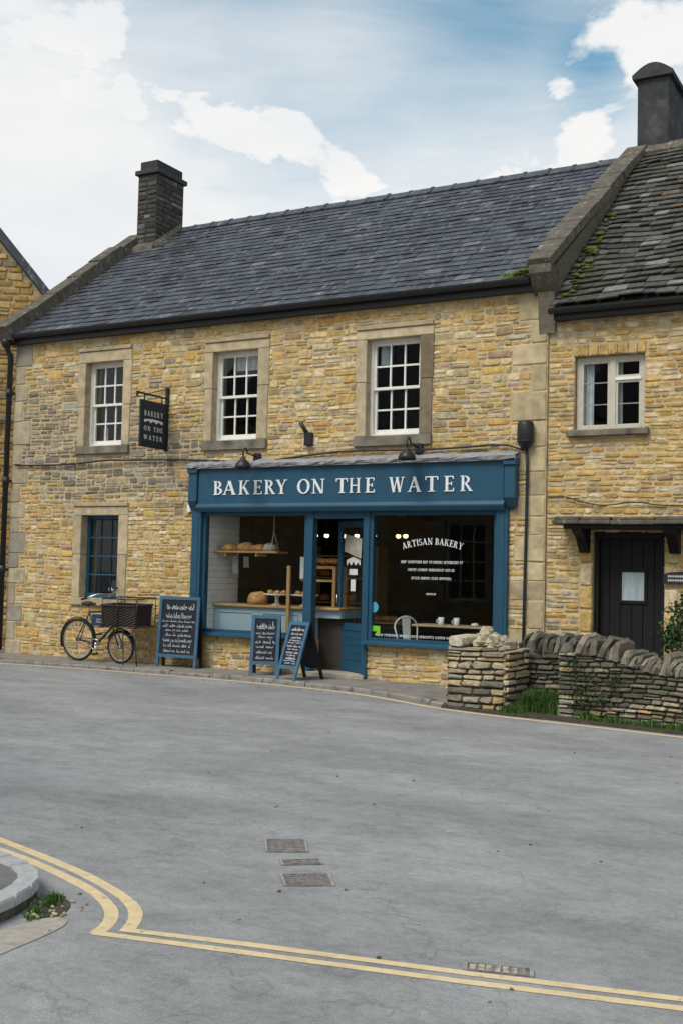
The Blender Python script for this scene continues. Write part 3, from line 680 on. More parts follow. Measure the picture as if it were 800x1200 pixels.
# roof: deck prism, slates, ridge, copings, gutter
def lerp3(a, b, t): return tuple(x+(y-x)*t for x, y in zip(a, b))
EL, ER, GLt, GRt = (-6.86, -.16, 5.66), (3.06, -.16, 5.66), (-7.2, 4.2, 8.76), (3.24, 4.2, 8.76)
def roof_point(s, t, lift=0):
    a = lerp3(EL, GLt, t); b = lerp3(ER, GRt, t); p = lerp3(a, b, s); n = (0, -.579, .815)
    return (p[0], p[1]+n[1]*lift, p[2]+n[2]*lift)
def slates(parent, pt, length, width, rng, exposure, wr, thick, colfn, m, limit, name, lift0=.0, rough=1.0, ragged=.0):
    items = []; n = int(round(length/exposure)); 
    for i in range(n):
        t0 = i/n; t1 = min(1.0, (i+1.25)/n); x = -rng.uniform(0, wr[1]) if i % 2 else -rng.uniform(0, wr[0])
        while x < width:
            w = rng.uniform(*wr); a = max(0, x)/width; b = min(width, x+w)/width
            if (b-a)*width > .05:
                g = .004/width; d = rng.uniform(-.004, .006)*rough; e = rng.uniform(-.006, .006)*rough; dt = rng.uniform(-ragged, ragged)/length
                up = lift0+.004; lo = lift0+thick*1.5+.008+d
                B = [pt(a+g, t0+dt-.006/length, lo-thick), pt(b-g, t0+dt, lo-thick+e), pt(b-g, t1, up-thick), pt(a+g, t1, up-thick)]
                T = [pt(a+g, t0+dt-.006/length, lo), pt(b-g, t0+dt, lo+e), pt(b-g, t1, up), pt(a+g, t1, up)]
                mb = MB(); mb.hexa(B+T, colfn(i, n, (a+b)/2)); c = Vector(T[0]); items.append((w*exposure/(c-CAM_POS).length_squared, mb))
            x += w
    items.sort(key=lambda q: -q[0])
    for _, mb in items[:limit]: mb.build(name, m, parent)
    rest = MB()
    for _, mb in items[limit:]: rest.add(mb.v, mb.f); rest.c[-len(mb.v):] = mb.c
    if rest.v: rest.build('far_'+name+'s', m, parent, kind='stuff')
def bakery_roof():
    rng = random.Random(31)
    mb = MB(); yb = 8.55
    vs = [EL, ER, (3.06, yb, 5.66), (-6.86, yb, 5.66), GLt, GRt]
    mb.cur = (.06, .065, .075)
    mb.add(vs, [(0, 1, 5, 4), (2, 3, 4, 5), (0, 4, 3), (1, 2, 5), (0, 3, 2, 1)])
    roof = mb.build('roof', 'slate', bak, origin=(-1.8, 4.2, 5.66))
    def col(i, n, s):
        k = mnoise.noise(Vector((s*9, i*.35, 1.7))); g = .060+.012*k+rng.uniform(-.014, .018)
        c = (g*.92, g*.98, g*1.13)
        if rng.random() < .07: c = (g*1.6, g*1.62, g*1.66)
        if rng.random() < .10: c = (g*.62, g*.62, g*.66)
        return c
    slates(roof, roof_point, 5.35, 10.2, rng, .215, (.22, .34), .009, col, 'slate', 300, 'slate', lift0=.012)
    x = -6.95; k = 0
    while x < 3.2:                                                   # angular ridge tiles with a roll at each joint
        e = min(x+.46, 3.24); z = 8.765+rng.uniform(-.006, .006); m2 = MB(); m2.cur = (.055, .06, .07)
        pr = [(-.20, -.115), (-.05, .02), (0, .045), (.05, .02), (.20, -.115), (.19, -.135), (0, .0), (-.19, -.135)]
        m2.prism(pr, x, e-.004, lambda u, v, w: (w, 4.2+u, z+v+.03)); m2.prism([(a*1.06, b*1.05+.012) for a, b in pr], e-.06, e-.002, lambda u, v, w: (w, 4.2+u, z+v+.032))
        m2.build('ridge_tile', 'slate', roof); x = e
    def coping(p0, p1, w0, w1, th, n, overlap=.0):
        a, b = Vector(p0), Vector(p1); d = (b-a); up = Vector((0, -d.z, d.y)).normalized()
        for i in range(n):
            s = a+d*(i/n)+d.normalized()*.006; e = a+d*((i+1)/n)-d.normalized()*.006; t = th*rng.uniform(.9, 1.1); j = rng.uniform(-.01, .012)
            q = [(s.x-w0+j, s.y, s.z), (s.x+w1+j, s.y, s.z), (e.x+w1+j, e.y, e.z), (e.x-w0+j, e.y, e.z)]
            T = [(x+(0.015 if ii in (0, 3) else -.015), y+up.y*t, z+up.z*t) for ii, (x, y, z) in enumerate(q)]
            m2 = MB(); m2.hexa(q+T); m2.build('coping_stone', 'coping', roof)
    coping((-6.92, -.25, 5.56), (-7.22, 3.75, 8.40), .17, .20, .27, 6)
    coping((3.16, -.24, 5.80), (3.30, 4.25, 8.90), .17, .20, .12, 7)
    mb = MB(); mb.cur = (.14, .125, .09)                             # gable parapet under the right-hand coping, down past the lower roof
    mb.hexa([(3.10, -.02, 4.9), (3.33, -.02, 4.9), (3.40, 4.3, 7.6), (3.20, 4.3, 7.6), (3.08, -.10, 5.80), (3.33, -.10, 5.80), (3.46, 4.25, 8.92), (3.18, 4.25, 8.92)])
    mb.build('gable_parapet', 'chimney_stone', bak)
    mb = MB(); mb.prism([(-.28, 5.82), (-.28, 5.70), (-.16, 5.56), (-.03, 5.44), (.1, 5.44), (.1, 5.82)], 3.03, 3.34, lambda u, v, w: (w, u, v)); mb.build('kneeler', 'coping', bak)
    mb = MB(); mb.prism([(-.20, 5.72), (-.24, 5.64), (-.10, 5.52), (.1, 5.52), (.1, 5.72)], -7.0, -6.8, lambda u, v, w: (w, u, v)); mb.build('kneeler', 'coping', bak)
    # gutter and downpipe
    mb = MB(); pr = [(.075*math.cos(math.pi+math.pi*i/8), .075*math.sin(math.pi+math.pi*i/8)) for i in range(9)]; pr += [(.062, 0), (0, -.03), (-.062, 0)]
    mb.prism(pr, -7.02, 3.02, lambda u, v, w: (w, -.20+u, 5.66+v)); mb.box(-6.9, 3.03, -.125, -.02, 5.50, 5.665); mb.build('gutter', 'black_metal', bak)
    mb = MB(); mb.tube([(-6.93, -.20, 5.60), (-6.93, -.17, 5.42), (-6.93, -.085, 5.28), (-6.93, -.085, -.02)], .05, 10)
    mb.lathe([(.055, 0), (.10, .08), (.10, .16), (.05, .16)], 10, (-6.93, -.2, 5.44))
    for z in (4.6, 3.0, 1.4): mb.box(-7.01, -6.85, -.09, .0, z, z+.05); mb.tube([(-6.93, -.085, z-.04), (-6.93, -.085, z+.10)], .062, 10)
    mb.build('downpipe', 'black_metal', bak)
    # chimney
    ch = thing_part('chimney', (-6.75, 3.85, 8.1), bak); x0, x1, y0, y1 = -7.0, -6.5, 3.4, 4.30
    pal = [((.075, .07, .064), 4), ((.10, .09, .08), 3), ((.055, .052, .05), 3), ((.16, .15, .13), .7)]
    m2 = MB(); m2.cur = (.045, .043, .04); m2.box(x0, x1, y0, y1, 7.6, 9.80)
    for (fn, w) in ((lambda u, v, d: (x0+u, y0-d, v), x1-x0), (lambda u, v, d: (x1+d, y0+u, v), y1-y0)):
        for r in layout(rng, 0, w, 8.2, 9.78, [], (.085, .12), (.14, .3)): stone_geo(m2, rng, r, fn, pick(rng, pal), depth=(.004, .016))
    m2.build('stack', 'chimney_stone', ch)
    m2 = MB(); m2.cur = (.06, .058, .056); m2.box(x0-.06, x1+.06, y0-.06, y1+.06, 9.78, 9.88, None, .012); m2.box(x0+.02, x1-.02, y0+.02, y1-.02, 9.87, 10.08, (.05, .05, .05), .012); m2.build('chimney_cap', 'chimney_stone', ch)
    m2 = MB(); m2.hexa([(-7.04, 3.22, 8.06), (-6.44, 3.22, 8.06), (-6.44, 3.41, 8.1), (-7.04, 3.41, 8.1), (-7.03, 3.25, 8.20), (-6.46, 3.25, 8.20), (-6.48, 3.405, 8.33), (-7.01, 3.405, 8.33)]); m2.hexa([(-6.50, 3.30, 8.1), (-6.38, 3.30, 8.1), (-6.38, 4.2, 8.7), (-6.50, 4.2, 8.7), (-6.49, 3.32, 8.30), (-6.42, 3.32, 8.21), (-6.42, 4.2, 8.84), (-6.49, 4.2, 8.92)]); m2.build('flashing', 'coping', ch)
    m2 = MB()
    for i in range(26): m2.blob((rng.uniform(2.55, 3.1), rng.uniform(-.28, .05), 5.66+rng.uniform(0, .12)), (rng.uniform(.04, .09), .05, rng.uniform(.02, .05)), rng, .3, 7, 5)
    tag(m2.build('moss_clumps', 'moss', roof), kind='stuff')
bakery_roof()

# shopfront
def shopfront():
    rng = random.Random(41)
    # plinth wall under the windows
    mb = MB(); mb.box(-2.66, -.563, .02, .35, -.3, .46); mb.box(.463, 2.66, .02, .35, -.3, .46); sr = mb.build('stall_riser', 'mortar', bak)
    fnr = lambda u, v, d: (u, .02-d, v)
    for (a, b) in ((-2.66, -.563), (.463, 2.66)):
        stones(sr, layout(rng, a, b, -.14, .45, [], (.075, .125), (.16, .42)), fnr, lambda u, v: pick(rng, BUFF if rng.random() < .6 else GREY), rng, limit=60)
    # fascia board with letters
    fa = thing_part('fascia', (0, -.1, 2.5), bak)
    mb = MB(); mb.box(-2.585, 2.655, -.14, .10, 2.515, 3.13, None, .004); mb.build('sign_board', 'blue', fa)
    mb = MB(); mb.prism([(-.175, 2.50), (-.175, 2.52), (-.135, 2.575), (0, 2.575), (0, 2.44), (-.135, 2.44)], -2.60, 2.67, lambda u, v, w: (w, u, v)); mb.build('lower_moulding', 'blue', fa)
    for (x0, x1) in ((-2.77, -2.60), (2.67, 2.83)):
        mb = MB(); mb.box(x0, x1, -.17, .03, 2.60, 3.06, None, .008); mb.box(x0-.012, x1+.012, -.20, .03, 3.06, 3.17, None, .012); mb.prism([(-.18, 2.60), (-.10, 2.48), (.03, 2.48), (.03, 2.60)], x0+.01, x1-.01, lambda u, v, w: (w, u, v)); mb.build('console', 'blue', fa)
    mb = MB(); n = 46; rr = random.Random(3)                          # crumpled lead flashing
    prof = [(-.215, 3.15), (-.225, 3.19), (-.15, 3.235), (.02, 3.285)]
    J = [[(rr.uniform(-.012, .012), rr.uniform(-.016, .016)) for _ in prof] for _ in range(n+1)]
    vs = [(-2.80+5.65*i/n, p[0]+J[i][k][0], p[1]+J[i][k][1]) for i in range(n+1) for k, p in enumerate(prof)]
    mb.add(vs, [(i*4+k, i*4+k+1, (i+1)*4+k+1, (i+1)*4+k) for i in range(n) for k in range(3)]); mb.box(-2.79, 2.84, -.20, .02, 3.132, 3.19)
    mb.build('lead_flashing', 'lead', fa)
    sp = [(-2.275, -2.105), (-2.095, -1.835), (-1.785, -1.575), (-1.512, -1.348), (-1.300, -1.098), (-1.095, -.882), (-.70, -.478), (-.447, -.214), (-.02, .179), (.208, .397), (.478, .634), (.872, 1.125), (1.178, 1.395), (1.455, 1.660), (1.755, 1.908), (2.005, 2.198)]
    for chx, (a, b) in zip('BAKERYONTHEWATER', sp):
        m2 = MB(); glyph(m2, chx, a, b-a, 2.708, .222, lambda u, v, w: (u, -.14-w, v), .016); m2.build('letter', 'letter_white', fa)
    # pilasters and frames
    for (a, b) in ((-2.745, -2.56), (2.53, 2.70)):
        mb = MB(); mb.box(a, b, -.075, .10, .30 if a < 0 else .44, 2.475, None, .006); mb.box(a+.05, b-.05, -.085, -.07, .62, 2.38, None, .004); mb.build('pilaster', 'blue', bak)
    def shop_window(x0, x1, mull=()):
        w = thing_part('shop_window', ((x0+x1)/2, 0, .45), bak); mb = MB(); f = .055
        mb.box(x0, x0+f, -.01, .09, .52, 2.45); mb.box(x1-f, x1, -.01, .09, .52, 2.45); mb.box(x0+f, x1-f, -.008, .088, 2.38, 2.45); mb.box(x0+f, x1-f, -.008, .088, .52, .56); mb.build('frame', 'blue', w)
        mb = MB(); mb.prism([(-.13, .455), (-.13, .485), (.0, .52), (.12, .52), (.12, .455)], x0-.06, x1+.06, lambda u, v, q: (q, u, v)); mb.build('sill', 'blue', w)
        mb = MB(); mb.box(x0+f, x1-f, .04, .046, .56, 2.38); mb.build('pane', 'glass', w)
        return w
    wl = shop_window(-2.56, -.58); wr = shop_window(.50, 2.53)
    fn = lambda u, v, w: (u, .036-w, v)
    # arched lettering and small lines on the right-hand pane
    m2 = MB(); word = 'ARTISAN BAKERY'; ws = [.30 if c == ' ' else GL[c][0] for c in word]; tot = sum(ws)+.08*13; x = 0
    for c, wd in zip(word, ws):
        if c != ' ':
            m2 = MB(); t0, t1 = x/tot, (x+wd)/tot; tm = (t0+t1)/2; X = 1.03+.94*tm; zz = 1.875+.075*(1-(2*tm-1)**2); ang = -(2*tm-1)*.32
            g = MB(); glyph(g, c, -wd/tot*.94/2, wd/tot*.94, 0, .095, lambda u, v, w: (u, v, w), .001)
            m2.add([(X+u*math.cos(ang)-v*math.sin(ang), .036-w, zz+u*math.sin(ang)+v*math.cos(ang)) for u, v, w in g.v], g.f); m2.build('letter', 'letter_white', wr)
        x += wd+.08
    m2 = MB()
    for (a, b, z, h) in ((1.00, 1.99, 1.672, .042), (1.115, 1.86, 1.560, .040), (1.175, 1.81, 1.438, .040), (1.42, 1.56, 1.215, .03), (.60, 2.45, .585, .038)):
        x = a
        while x < b:
            k = rng.randint(3, 9)
            for _ in range(k):
                if x > b: break
                q = rng.random(); w = rng.uniform(.016, .024)
                m2.prism([(x, z), (x+.007, z), (x+.007, z+h), (x, z+h)], 0, .001, fn)
                if q < .7: m2.prism([(x+.007, z+(h-.009)*rng.choice((0, .5, 1))), (x+w, z+(h-.009)*rng.choice((0, .5, 1))), (x+w, z+h*.99), (x+.007, z+h*.95)], 0, .0013, fn)
                if q > .45: m2.prism([(x+w-.006, z), (x+w, z), (x+w, z+h), (x+w-.006, z+h)], 0, .0016, fn)
                x += w+.006
            x += .018
    m2.build('window_lettering', 'letter_grey', wr, kind='stuff')
    m2 = MB(); m2.prism([(.575+.068*math.cos(6.283*i/20), 1.01+.078*math.sin(6.283*i/20)) for i in range(20)], 0, .002, fn); st = m2.build('round_sticker', 'sticker_blue', wr)
    m2 = MB(); m2.box(.555, .68, .032, .0355, .655, .735); m2.box(.62, .68, .0335, .037, .605, .66); m2.build('green_sticker', 'sticker_green', wr)
    # doorway: posts, transom, open door
    fr = thing_part('door_frame', (-.06, 0, -.05), bak)
    for (a, b) in ((-.575, -.475), (.395, .497)):
        mb = MB(); mb.box(a, b, -.035, .12, -.05, 2.475, None, .006); mb.build('door_post', 'blue', fr)
    mb = MB(); mb.box(-.475, .395, -.02, .10, 2.33, 2.455, None, .005); mb.build('transom', 'blue', fr)
    mb = MB(); mb.box(-.56, .46, -.06, .35, -.075, .0, (.36, .32, .25), .012); mb.build('doorstep', 'dressed', fr)
    d = bpy.data.objects.new('door', None); C.objects.link(d); d.parent = bak; d.location = Vector((.395, .10, .012))-ORG[bak.name]; d.rotation_euler = (0, 0, R(-30))
    Wd, Hd = .84, 2.30
    mb = MB(); mb.box(-.10, 0, 0, .045, 0, Hd); mb.box(-Wd, -Wd+.10, 0, .045, 0, Hd); mb.box(-Wd+.10, -.10, .001, .044, Hd-.10, Hd); mb.box(-Wd+.10, -.10, .001, .044, .0, .16); mb.box(-Wd+.10, -.10, .001, .044, .62, .73); mb.build('door_stiles', 'blue', d, local=True)
    for i in range(4):
        mb = MB(); mb.box(-Wd+.10, -.10, .012, .034, .165+i*.114, .165+i*.114+.110); mb.build('panel_board', 'blue', d, local=True)
    mb = MB(); mb.box(-Wd+.10, -.10, .02, .025, .73, Hd-.10); mb.build('pane', 'glass', d, local=True)
    mb = MB(); mb.box(-.52, -.28, .012, .016, 1.47, 1.56); mb.box(-.47, -.33, .012, .016, 1.22, 1.40)
    mb.prism([(-.60, 1.62), (-.58, 1.62), (-.53, 1.67), (-.48, 1.62), (-.45, 1.62), (-.40, 1.68), (-.35, 1.62), (-.32, 1.62), (-.27, 1.67), (-.22, 1.62), (-.20, 1.62), (-.20, 1.70), (-.40, 1.75), (-.60, 1.70)], .012, .016, lambda u, v, w: (u, w, v)); mb.build('door_transfer', 'paper', d, local=True)
    mb = MB(); mb.tube([(-Wd+.05, -.03, 1.02), (-Wd+.05, -.03, 1.16)], .012, 8); mb.tube([(-Wd+.05, 0, 1.04), (-Wd+.05, -.03, 1.04)], .008, 6); mb.tube([(-Wd+.05, 0, 1.14), (-Wd+.05, -.03, 1.14)], .008, 6); mb.build('handle', 'chrome', d, local=True)
    mb = MB(); mb.hexa([(-.62, -.02, 1.83), (-.12, -.03, 1.72), (-.12, -.02, 1.72), (-.62, -.01, 1.83), (-.60, -.02, 2.10), (-.10, -.03, 2.02), (-.10, -.02, 2.02), (-.60, -.01, 2.10)]); mb.build('hanging_card', 'card', d, local=True)
    # shop room
    mb = MB(); vs = [(x, y, z) for x in (-2.62, 2.62) for y in (.36, 4.6) for z in (0, 2.62)]
    mb.add(vs, [(0, 2, 3, 1), (4, 5, 7, 6), (2, 6, 7, 3), (1, 3, 7, 5)]); mb.build('shop_room', 'shop_wall', bak)
    mb = MB(); mb.box(-2.62, 2.62, .352, 4.6, -.06, .004); mb.build('shop_floor', 'shop_floor', bak)
    mb = MB(); mb.box(-2.62, 2.62, .10, .44, 2.46, 3.15); mb.build('shop_lintel', 'shop_wall', bak)
    tw = MB(); tw.box(-2.66, -2.535, .10, 1.0, .46, 2.44); tp = tw.build('tiled_wall', 'grout', bak)
    z = .47; r = 0
    while z < 2.40:
        y = .105-(.11 if r % 2 else 0)
        while y < .99:
            a, b = max(.105, y), min(.995, y+.215)
            if b-a > .02: m2 = MB(); m2.box(-2.536, -2.525, a+.003, b-.003, z+.003, z+.098, None, .002); m2.build('tile', 'tile', tp)
            y += .22
        z += .102; r += 1
shopfront()

def interior():
    rng = random.Random(51)
    ct = thing('counter', (-1.5, .6, .004), 'pale grey blue panelled counter with oak top behind the shop window', 'counter')
    mb = MB(); mb.box(-2.52, -.62, .30, .95, .004, .925); mb.build('counter_body', 'counter_paint', ct)
    mb = MB(); mb.box(-.62, -.15, .32, .95, .80, .925); mb.build('counter_end', 'counter_paint', ct)
    mb = MB(); mb.box(-.62, -.17, .45, .93, .004, .80); mb.build('end_cabinet', 'shop_wall', ct)
    for i in range(2):
        x0 = -2.42+i*.86; mb = MB(); mb.box(x0, x0+.66, .285, .302, .52, .535); mb.box(x0, x0+.66, .285, .302, .83, .845); mb.box(x0, x0+.015, .285, .302, .535, .83); mb.box(x0+.645, x0+.66, .285, .302, .535, .83); mb.build('panel_moulding', 'counter_paint', ct)
    mb = MB(); mb.box(-2.52, -.13, .24, .98, .925, .965, None, .006); mb.build('counter_top', 'oak', ct)
    sh = thing('hanging_shelf', (-1.9, .38, 1.8), 'oak plank shelf of loaves slung on ropes beside white tiles', 'shelf')
    mb = MB(); mb.box(-2.52, -1.28, .22, .56, 1.795, 1.825, None, .004); mb.build('plank', 'oak', sh)
    for y in (.26, .52): mb = MB(); mb.tube([(-1.42, y, 1.80), (-1.45, .39, 2.16)], .010, 6); mb.build('rope', 'card', sh)
    mb = MB(); mb.tube([(-1.45, .39, 2.16), (-1.45, .39, 2.62)], .008, 6); mb.build('rope', 'card', sh)
    mb = MB()
    for x in (-2.3, -1.7): mb.box(x, x+.03, .24, .54, 1.74, 1.795)
    mb.build('batten', 'oak', sh)
    for i, (x, w, h) in enumerate(((-2.27, .15, .075), (-1.97, .17, .10), (-1.71, .15, .08), (-1.50, .12, .09))):
        mb = MB(); mb.blob((x, .37, 1.825+h*.5), (w, .13, h), rng, .1, 14, 9, flat=True); o = mb.build('loaf', 'bread' if i < 3 else 'card')
        tag(o, ['low golden loaf on the rope shelf nearest the white tiles', 'tallest dark crusted loaf on the rope shelf', 'round golden loaf in the middle of the rope shelf', 'pale wrapped loaf beside the shelf rope'][i], 'loaf', 'loaves on the rope shelf')
    mb = MB(); mb.blob((-1.74, .42, .965+.08), (.19, .13, .13), rng, .1, 14, 9, flat=True); tag(mb.build('loaf', 'bread'), 'big round golden loaf standing on the oak counter', 'loaf')
    for i, (x, y, lab) in enumerate(((-1.38, .42, 'white cake stand of pastries beside the big round loaf'), (-.90, .48, 'white cake stand beyond the oak rack post'))):
        t = thing('cake_stand', (x, y, .965), lab, 'cake stand', 'cake stands on the counter')
        mb = MB(); mb.lathe([(.085, 0), (.08, .015), (.035, .04), (.03, .12), (.05, .155)], 16, (x, y, .965)); mb.build('foot', 'ceramic', t)
        mb = MB(); mb.lathe([(.05, .155), (.21, .16), (.225, .185), (.215, .185), (.2, .17)], 20, (x, y, .965)); mb.build('plate', 'ceramic', t)
        for k in range(6):
            a = k*1.05; mb = MB(); mb.blob((x+.12*math.cos(a), y+.12*math.sin(a), 1.17), (.055, .045, .038), rng, .2, 8, 6); o = mb.build('pastry', 'cake')
            tag(o, 'small golden pastry on the stand by the round loaf' if i == 0 else 'small golden pastry on the stand past the oak post', 'pastry', 'pastries on cake stand %s' % ('by the loaf' if i == 0 else 'past the post'))
    rk = thing('oak_rack', (-.75, .6, .965), 'oak post rack holding a white notice and pastries on the counter', 'rack')
    for (x, y, z0, z1) in ((-1.04, .225, .35, 1.60), (-.40, .55, .965, 1.60), (-.40, .90, .965, 1.60), (-1.02, .90, .965, 1.60)):
        mb = MB(); mb.box(x-.028, x+.028, y-.028, y+.015, z0, z1, None, .004); mb.build('post', 'oak', rk)
    for z in (1.36, 1.565):
        mb = MB(); mb.box(-1.012, -.43, .535, .56, z, z+.035); mb.box(-1.012, -.43, .90, .915, z, z+.035); mb.build('rail', 'oak', rk)
    mb = MB(); mb.box(-1.0, -.43, .56, .90, 1.37, 1.385); mb.build('tray', 'oak', rk)
    mb = MB(); mb.box(-1.01, -.74, .50, .508, 1.40, 1.75); mb.build('notice', 'paper', rk)
    for k in range(7):
        mb = MB(); mb.blob((-.93+.08*k, .72, 1.67+rng.uniform(-.02, .03)), (.08, .09, .05), rng, .2, 10, 7); tag(mb.build('croissant', 'cake'), 'golden croissant heaped on top of the oak rack', 'croissant', 'croissants on the oak rack')
    mb = MB(); mb.box(-1.0, -.42, .56, .90, 1.60, 1.612); mb.build('top_shelf', 'oak', rk)
    # cloths hanging from hooks under the shelf
    for i, x in enumerate((-2.33, -2.12)):
        mb = MB(); n = 8
        pts = [(x-.06+.12*k/n, .60+.02*math.sin(k*2.1+i)) for k in range(n+1)]
        vs = [(px, py, 1.74) for px, py in pts]+[(px*1.0+(px-x)*.1, py+.02, 1.46+.10*i) for k, (px, py) in enumerate(pts)]; m = len(pts)
        vs += [(a, b+.006, c) for a, b, c in vs]
        mb.add(vs, [(k, k+1, m+k+1, m+k) for k in range(n)]+[(2*m+k+1, 2*m+k, 3*m+k, 3*m+k+1) for k in range(n)]+[(0, m, 3*m, 2*m), (m-1, 3*m-1, 4*m-1, 2*m-1)])
        tag(mb.build('hanging_cloth', 'cloth'), 'pale cloth hanging under the rope shelf, %s' % ('beside the white tiles' if i == 0 else 'farther from the tiles'), 'cloth')
    # right-hand room: table, chairs, mugs
    t = thing('cafe_table', (1.7, .72, .004), 'pale wooden cafe table with two white mugs behind the window', 'table')
    mb = MB(); mb.box(.98, 2.42, .48, 1.0, .735, .765, None, .005); mb.build('table_top', 'table_wood', t)
    mb = MB(); mb.tube([(1.7, .74, .02), (1.7, .74, .735)], .035, 10); mb.build('pedestal', 'black_metal', t)
    mb = MB(); mb.lathe([(.25, 0), (.25, .015), (.04, .03)], 16, (1.7, .74, .004)); mb.build('base', 'black_metal', t)
    for i, x in enumerate((1.42, 1.67)):
        q = thing('mug', (x, .58, .765), ['white mug with its handle showing beside the white metal chair', 'white mug standing at the middle of the cafe table'][i], 'mug', 'mugs on the cafe table')
        mb = MB(); mb.lathe([(.036, 0), (.042, .01), (.046, .115), (.042, .115), (.038, .02)], 14, (x, .58, .765)); mb.build('cup', 'ceramic', q)
        mb = MB(); mb.tube([(x-.042+(-.035*math.sin(math.pi*k/6)), .58, .79+.065*k/6) for k in range(7)], .007, 6); mb.build('handle', 'ceramic', q)
    mb = MB(); mb.blob((1.93, .66, .785), (.06, .05, .03), rng); tag(mb.build('sugar_bowl', 'ceramic'), 'small low bowl on the cafe table beside the mugs', 'bowl')
    def chair(loc, rz, lab):
        o = thing('cafe_chair', (0, 0, 0), lab, 'chair', 'cafe chairs'); m = 'white_metal'
        mb = MB(); mb.box(-.18, .18, -.18, .18, .44, .46, None, .006); mb.build('seat', m, o, local=True)
        for sx in (-1, 1):
            for sy in (-1, 1): mb = MB(); mb.tube([(sx*.15, sy*.15, .44), (sx*.20, sy*.21, .0)], [.02, .013], 6); mb.build('leg', m, o, local=True)
        mb = MB(); mb.tube([(-.17, .16, .45), (-.21, .21, .70)]+[(-.21*math.cos(math.pi*k/10), .22, .70+.17*math.sin(math.pi*k/10)) for k in range(11)]+[(.21, .21, .70), (.17, .16, .45)], .013, 8); mb.build('back_hoop', m, o, local=True)
        mb = MB(); mb.hexa([(-.06, .175, .46), (.06, .175, .46), (.06, .185, .46), (-.06, .185, .46), (-.075, .215, .86), (.075, .215, .86), (.075, .225, .86), (-.075, .225, .86)]); mb.build('back_splat', m, o, local=True)
        o.location = loc; o.rotation_euler = (0, 0, rz)
    chair((1.06, .42, .004), R(62), 'white metal cafe chair at the table end beside the doorway')
    chair((2.32, .36, .004), R(-75), 'white metal cafe chair at the table end beside the pilaster')
    o = None
    for i, (x, y) in enumerate(((-1.62, 2.0), (-1.40, 2.0), (-1.11, 2.1), (-.81, 2.0), (-.48, 2.0), (-.05, 2.05), (.11, 2.0))):
        t = thing('pendant_lamp', (x, y, 2.10), 'small glowing ceiling spot lamp deep inside the shop', 'lamp', 'spot lamps inside the shop')
        mb = MB(); mb.tube([(x, y, 2.19), (x, y, 2.62)], .008, 6); mb.build('stem', 'black_metal', t)
        mb = MB(); mb.lathe([(.03, .06), (.055, .03), (.05, .03)], 12, (x, y, 2.14)); mb.build('shade', 'black_metal', t)
        mb = MB(); mb.blob((x, y, 2.145), (.042, .042, .036), rng, 0, 10, 7); mb.build('bulb', 'bulb', t)
    # rear shelving with bread
    t = thing('bread_shelves', (-1.7, 3.2, .004), 'dark wooden shelves of bread at the back of the shop', 'shelves')
    for x in (-2.4, -1.0): mb = MB(); mb.box(x-.03, x+.03, 3.1, 3.5, .004, 2.0); mb.build('upright', 'oak', t)
    for z in (.5, .95, 1.4, 1.8): mb = MB(); mb.box(-2.37, -1.03, 3.1, 3.5, z, z+.03); mb.build('shelf', 'oak', t)
    for z in (.98, 1.43):
        for k in range(4): mb = MB(); mb.blob((-2.15+.3*k, 3.28, z+.06), (.11, .13, .075), rng, .15, 10, 7, flat=True); tag(mb.build('loaf', 'bread'), 'brown loaf on the shelves at the back of the shop', 'loaf', 'loaves on the back shelves')
    t = thing('basket_stand', (.1, 1.6, .004), 'low display of pastries on a tray inside the doorway', 'display')
    mb = MB(); mb.box(-.25, .35, 1.45, 1.95, .004, .70); mb.build('cabinet', 'shop_wall', t); mb = MB(); mb.box(-.28, .38, 1.42, 1.98, .70, .73); mb.build('tray', 'oak', t)
    for k in range(6): mb = MB(); mb.blob((-.18+.09*k, 1.6+.06*(k % 2), .775), (.07, .08, .05), rng, .2, 10, 7); tag(mb.build('bun', 'cake'), 'golden bun on the low tray inside the doorway', 'bun', 'buns on the low tray')
interior()

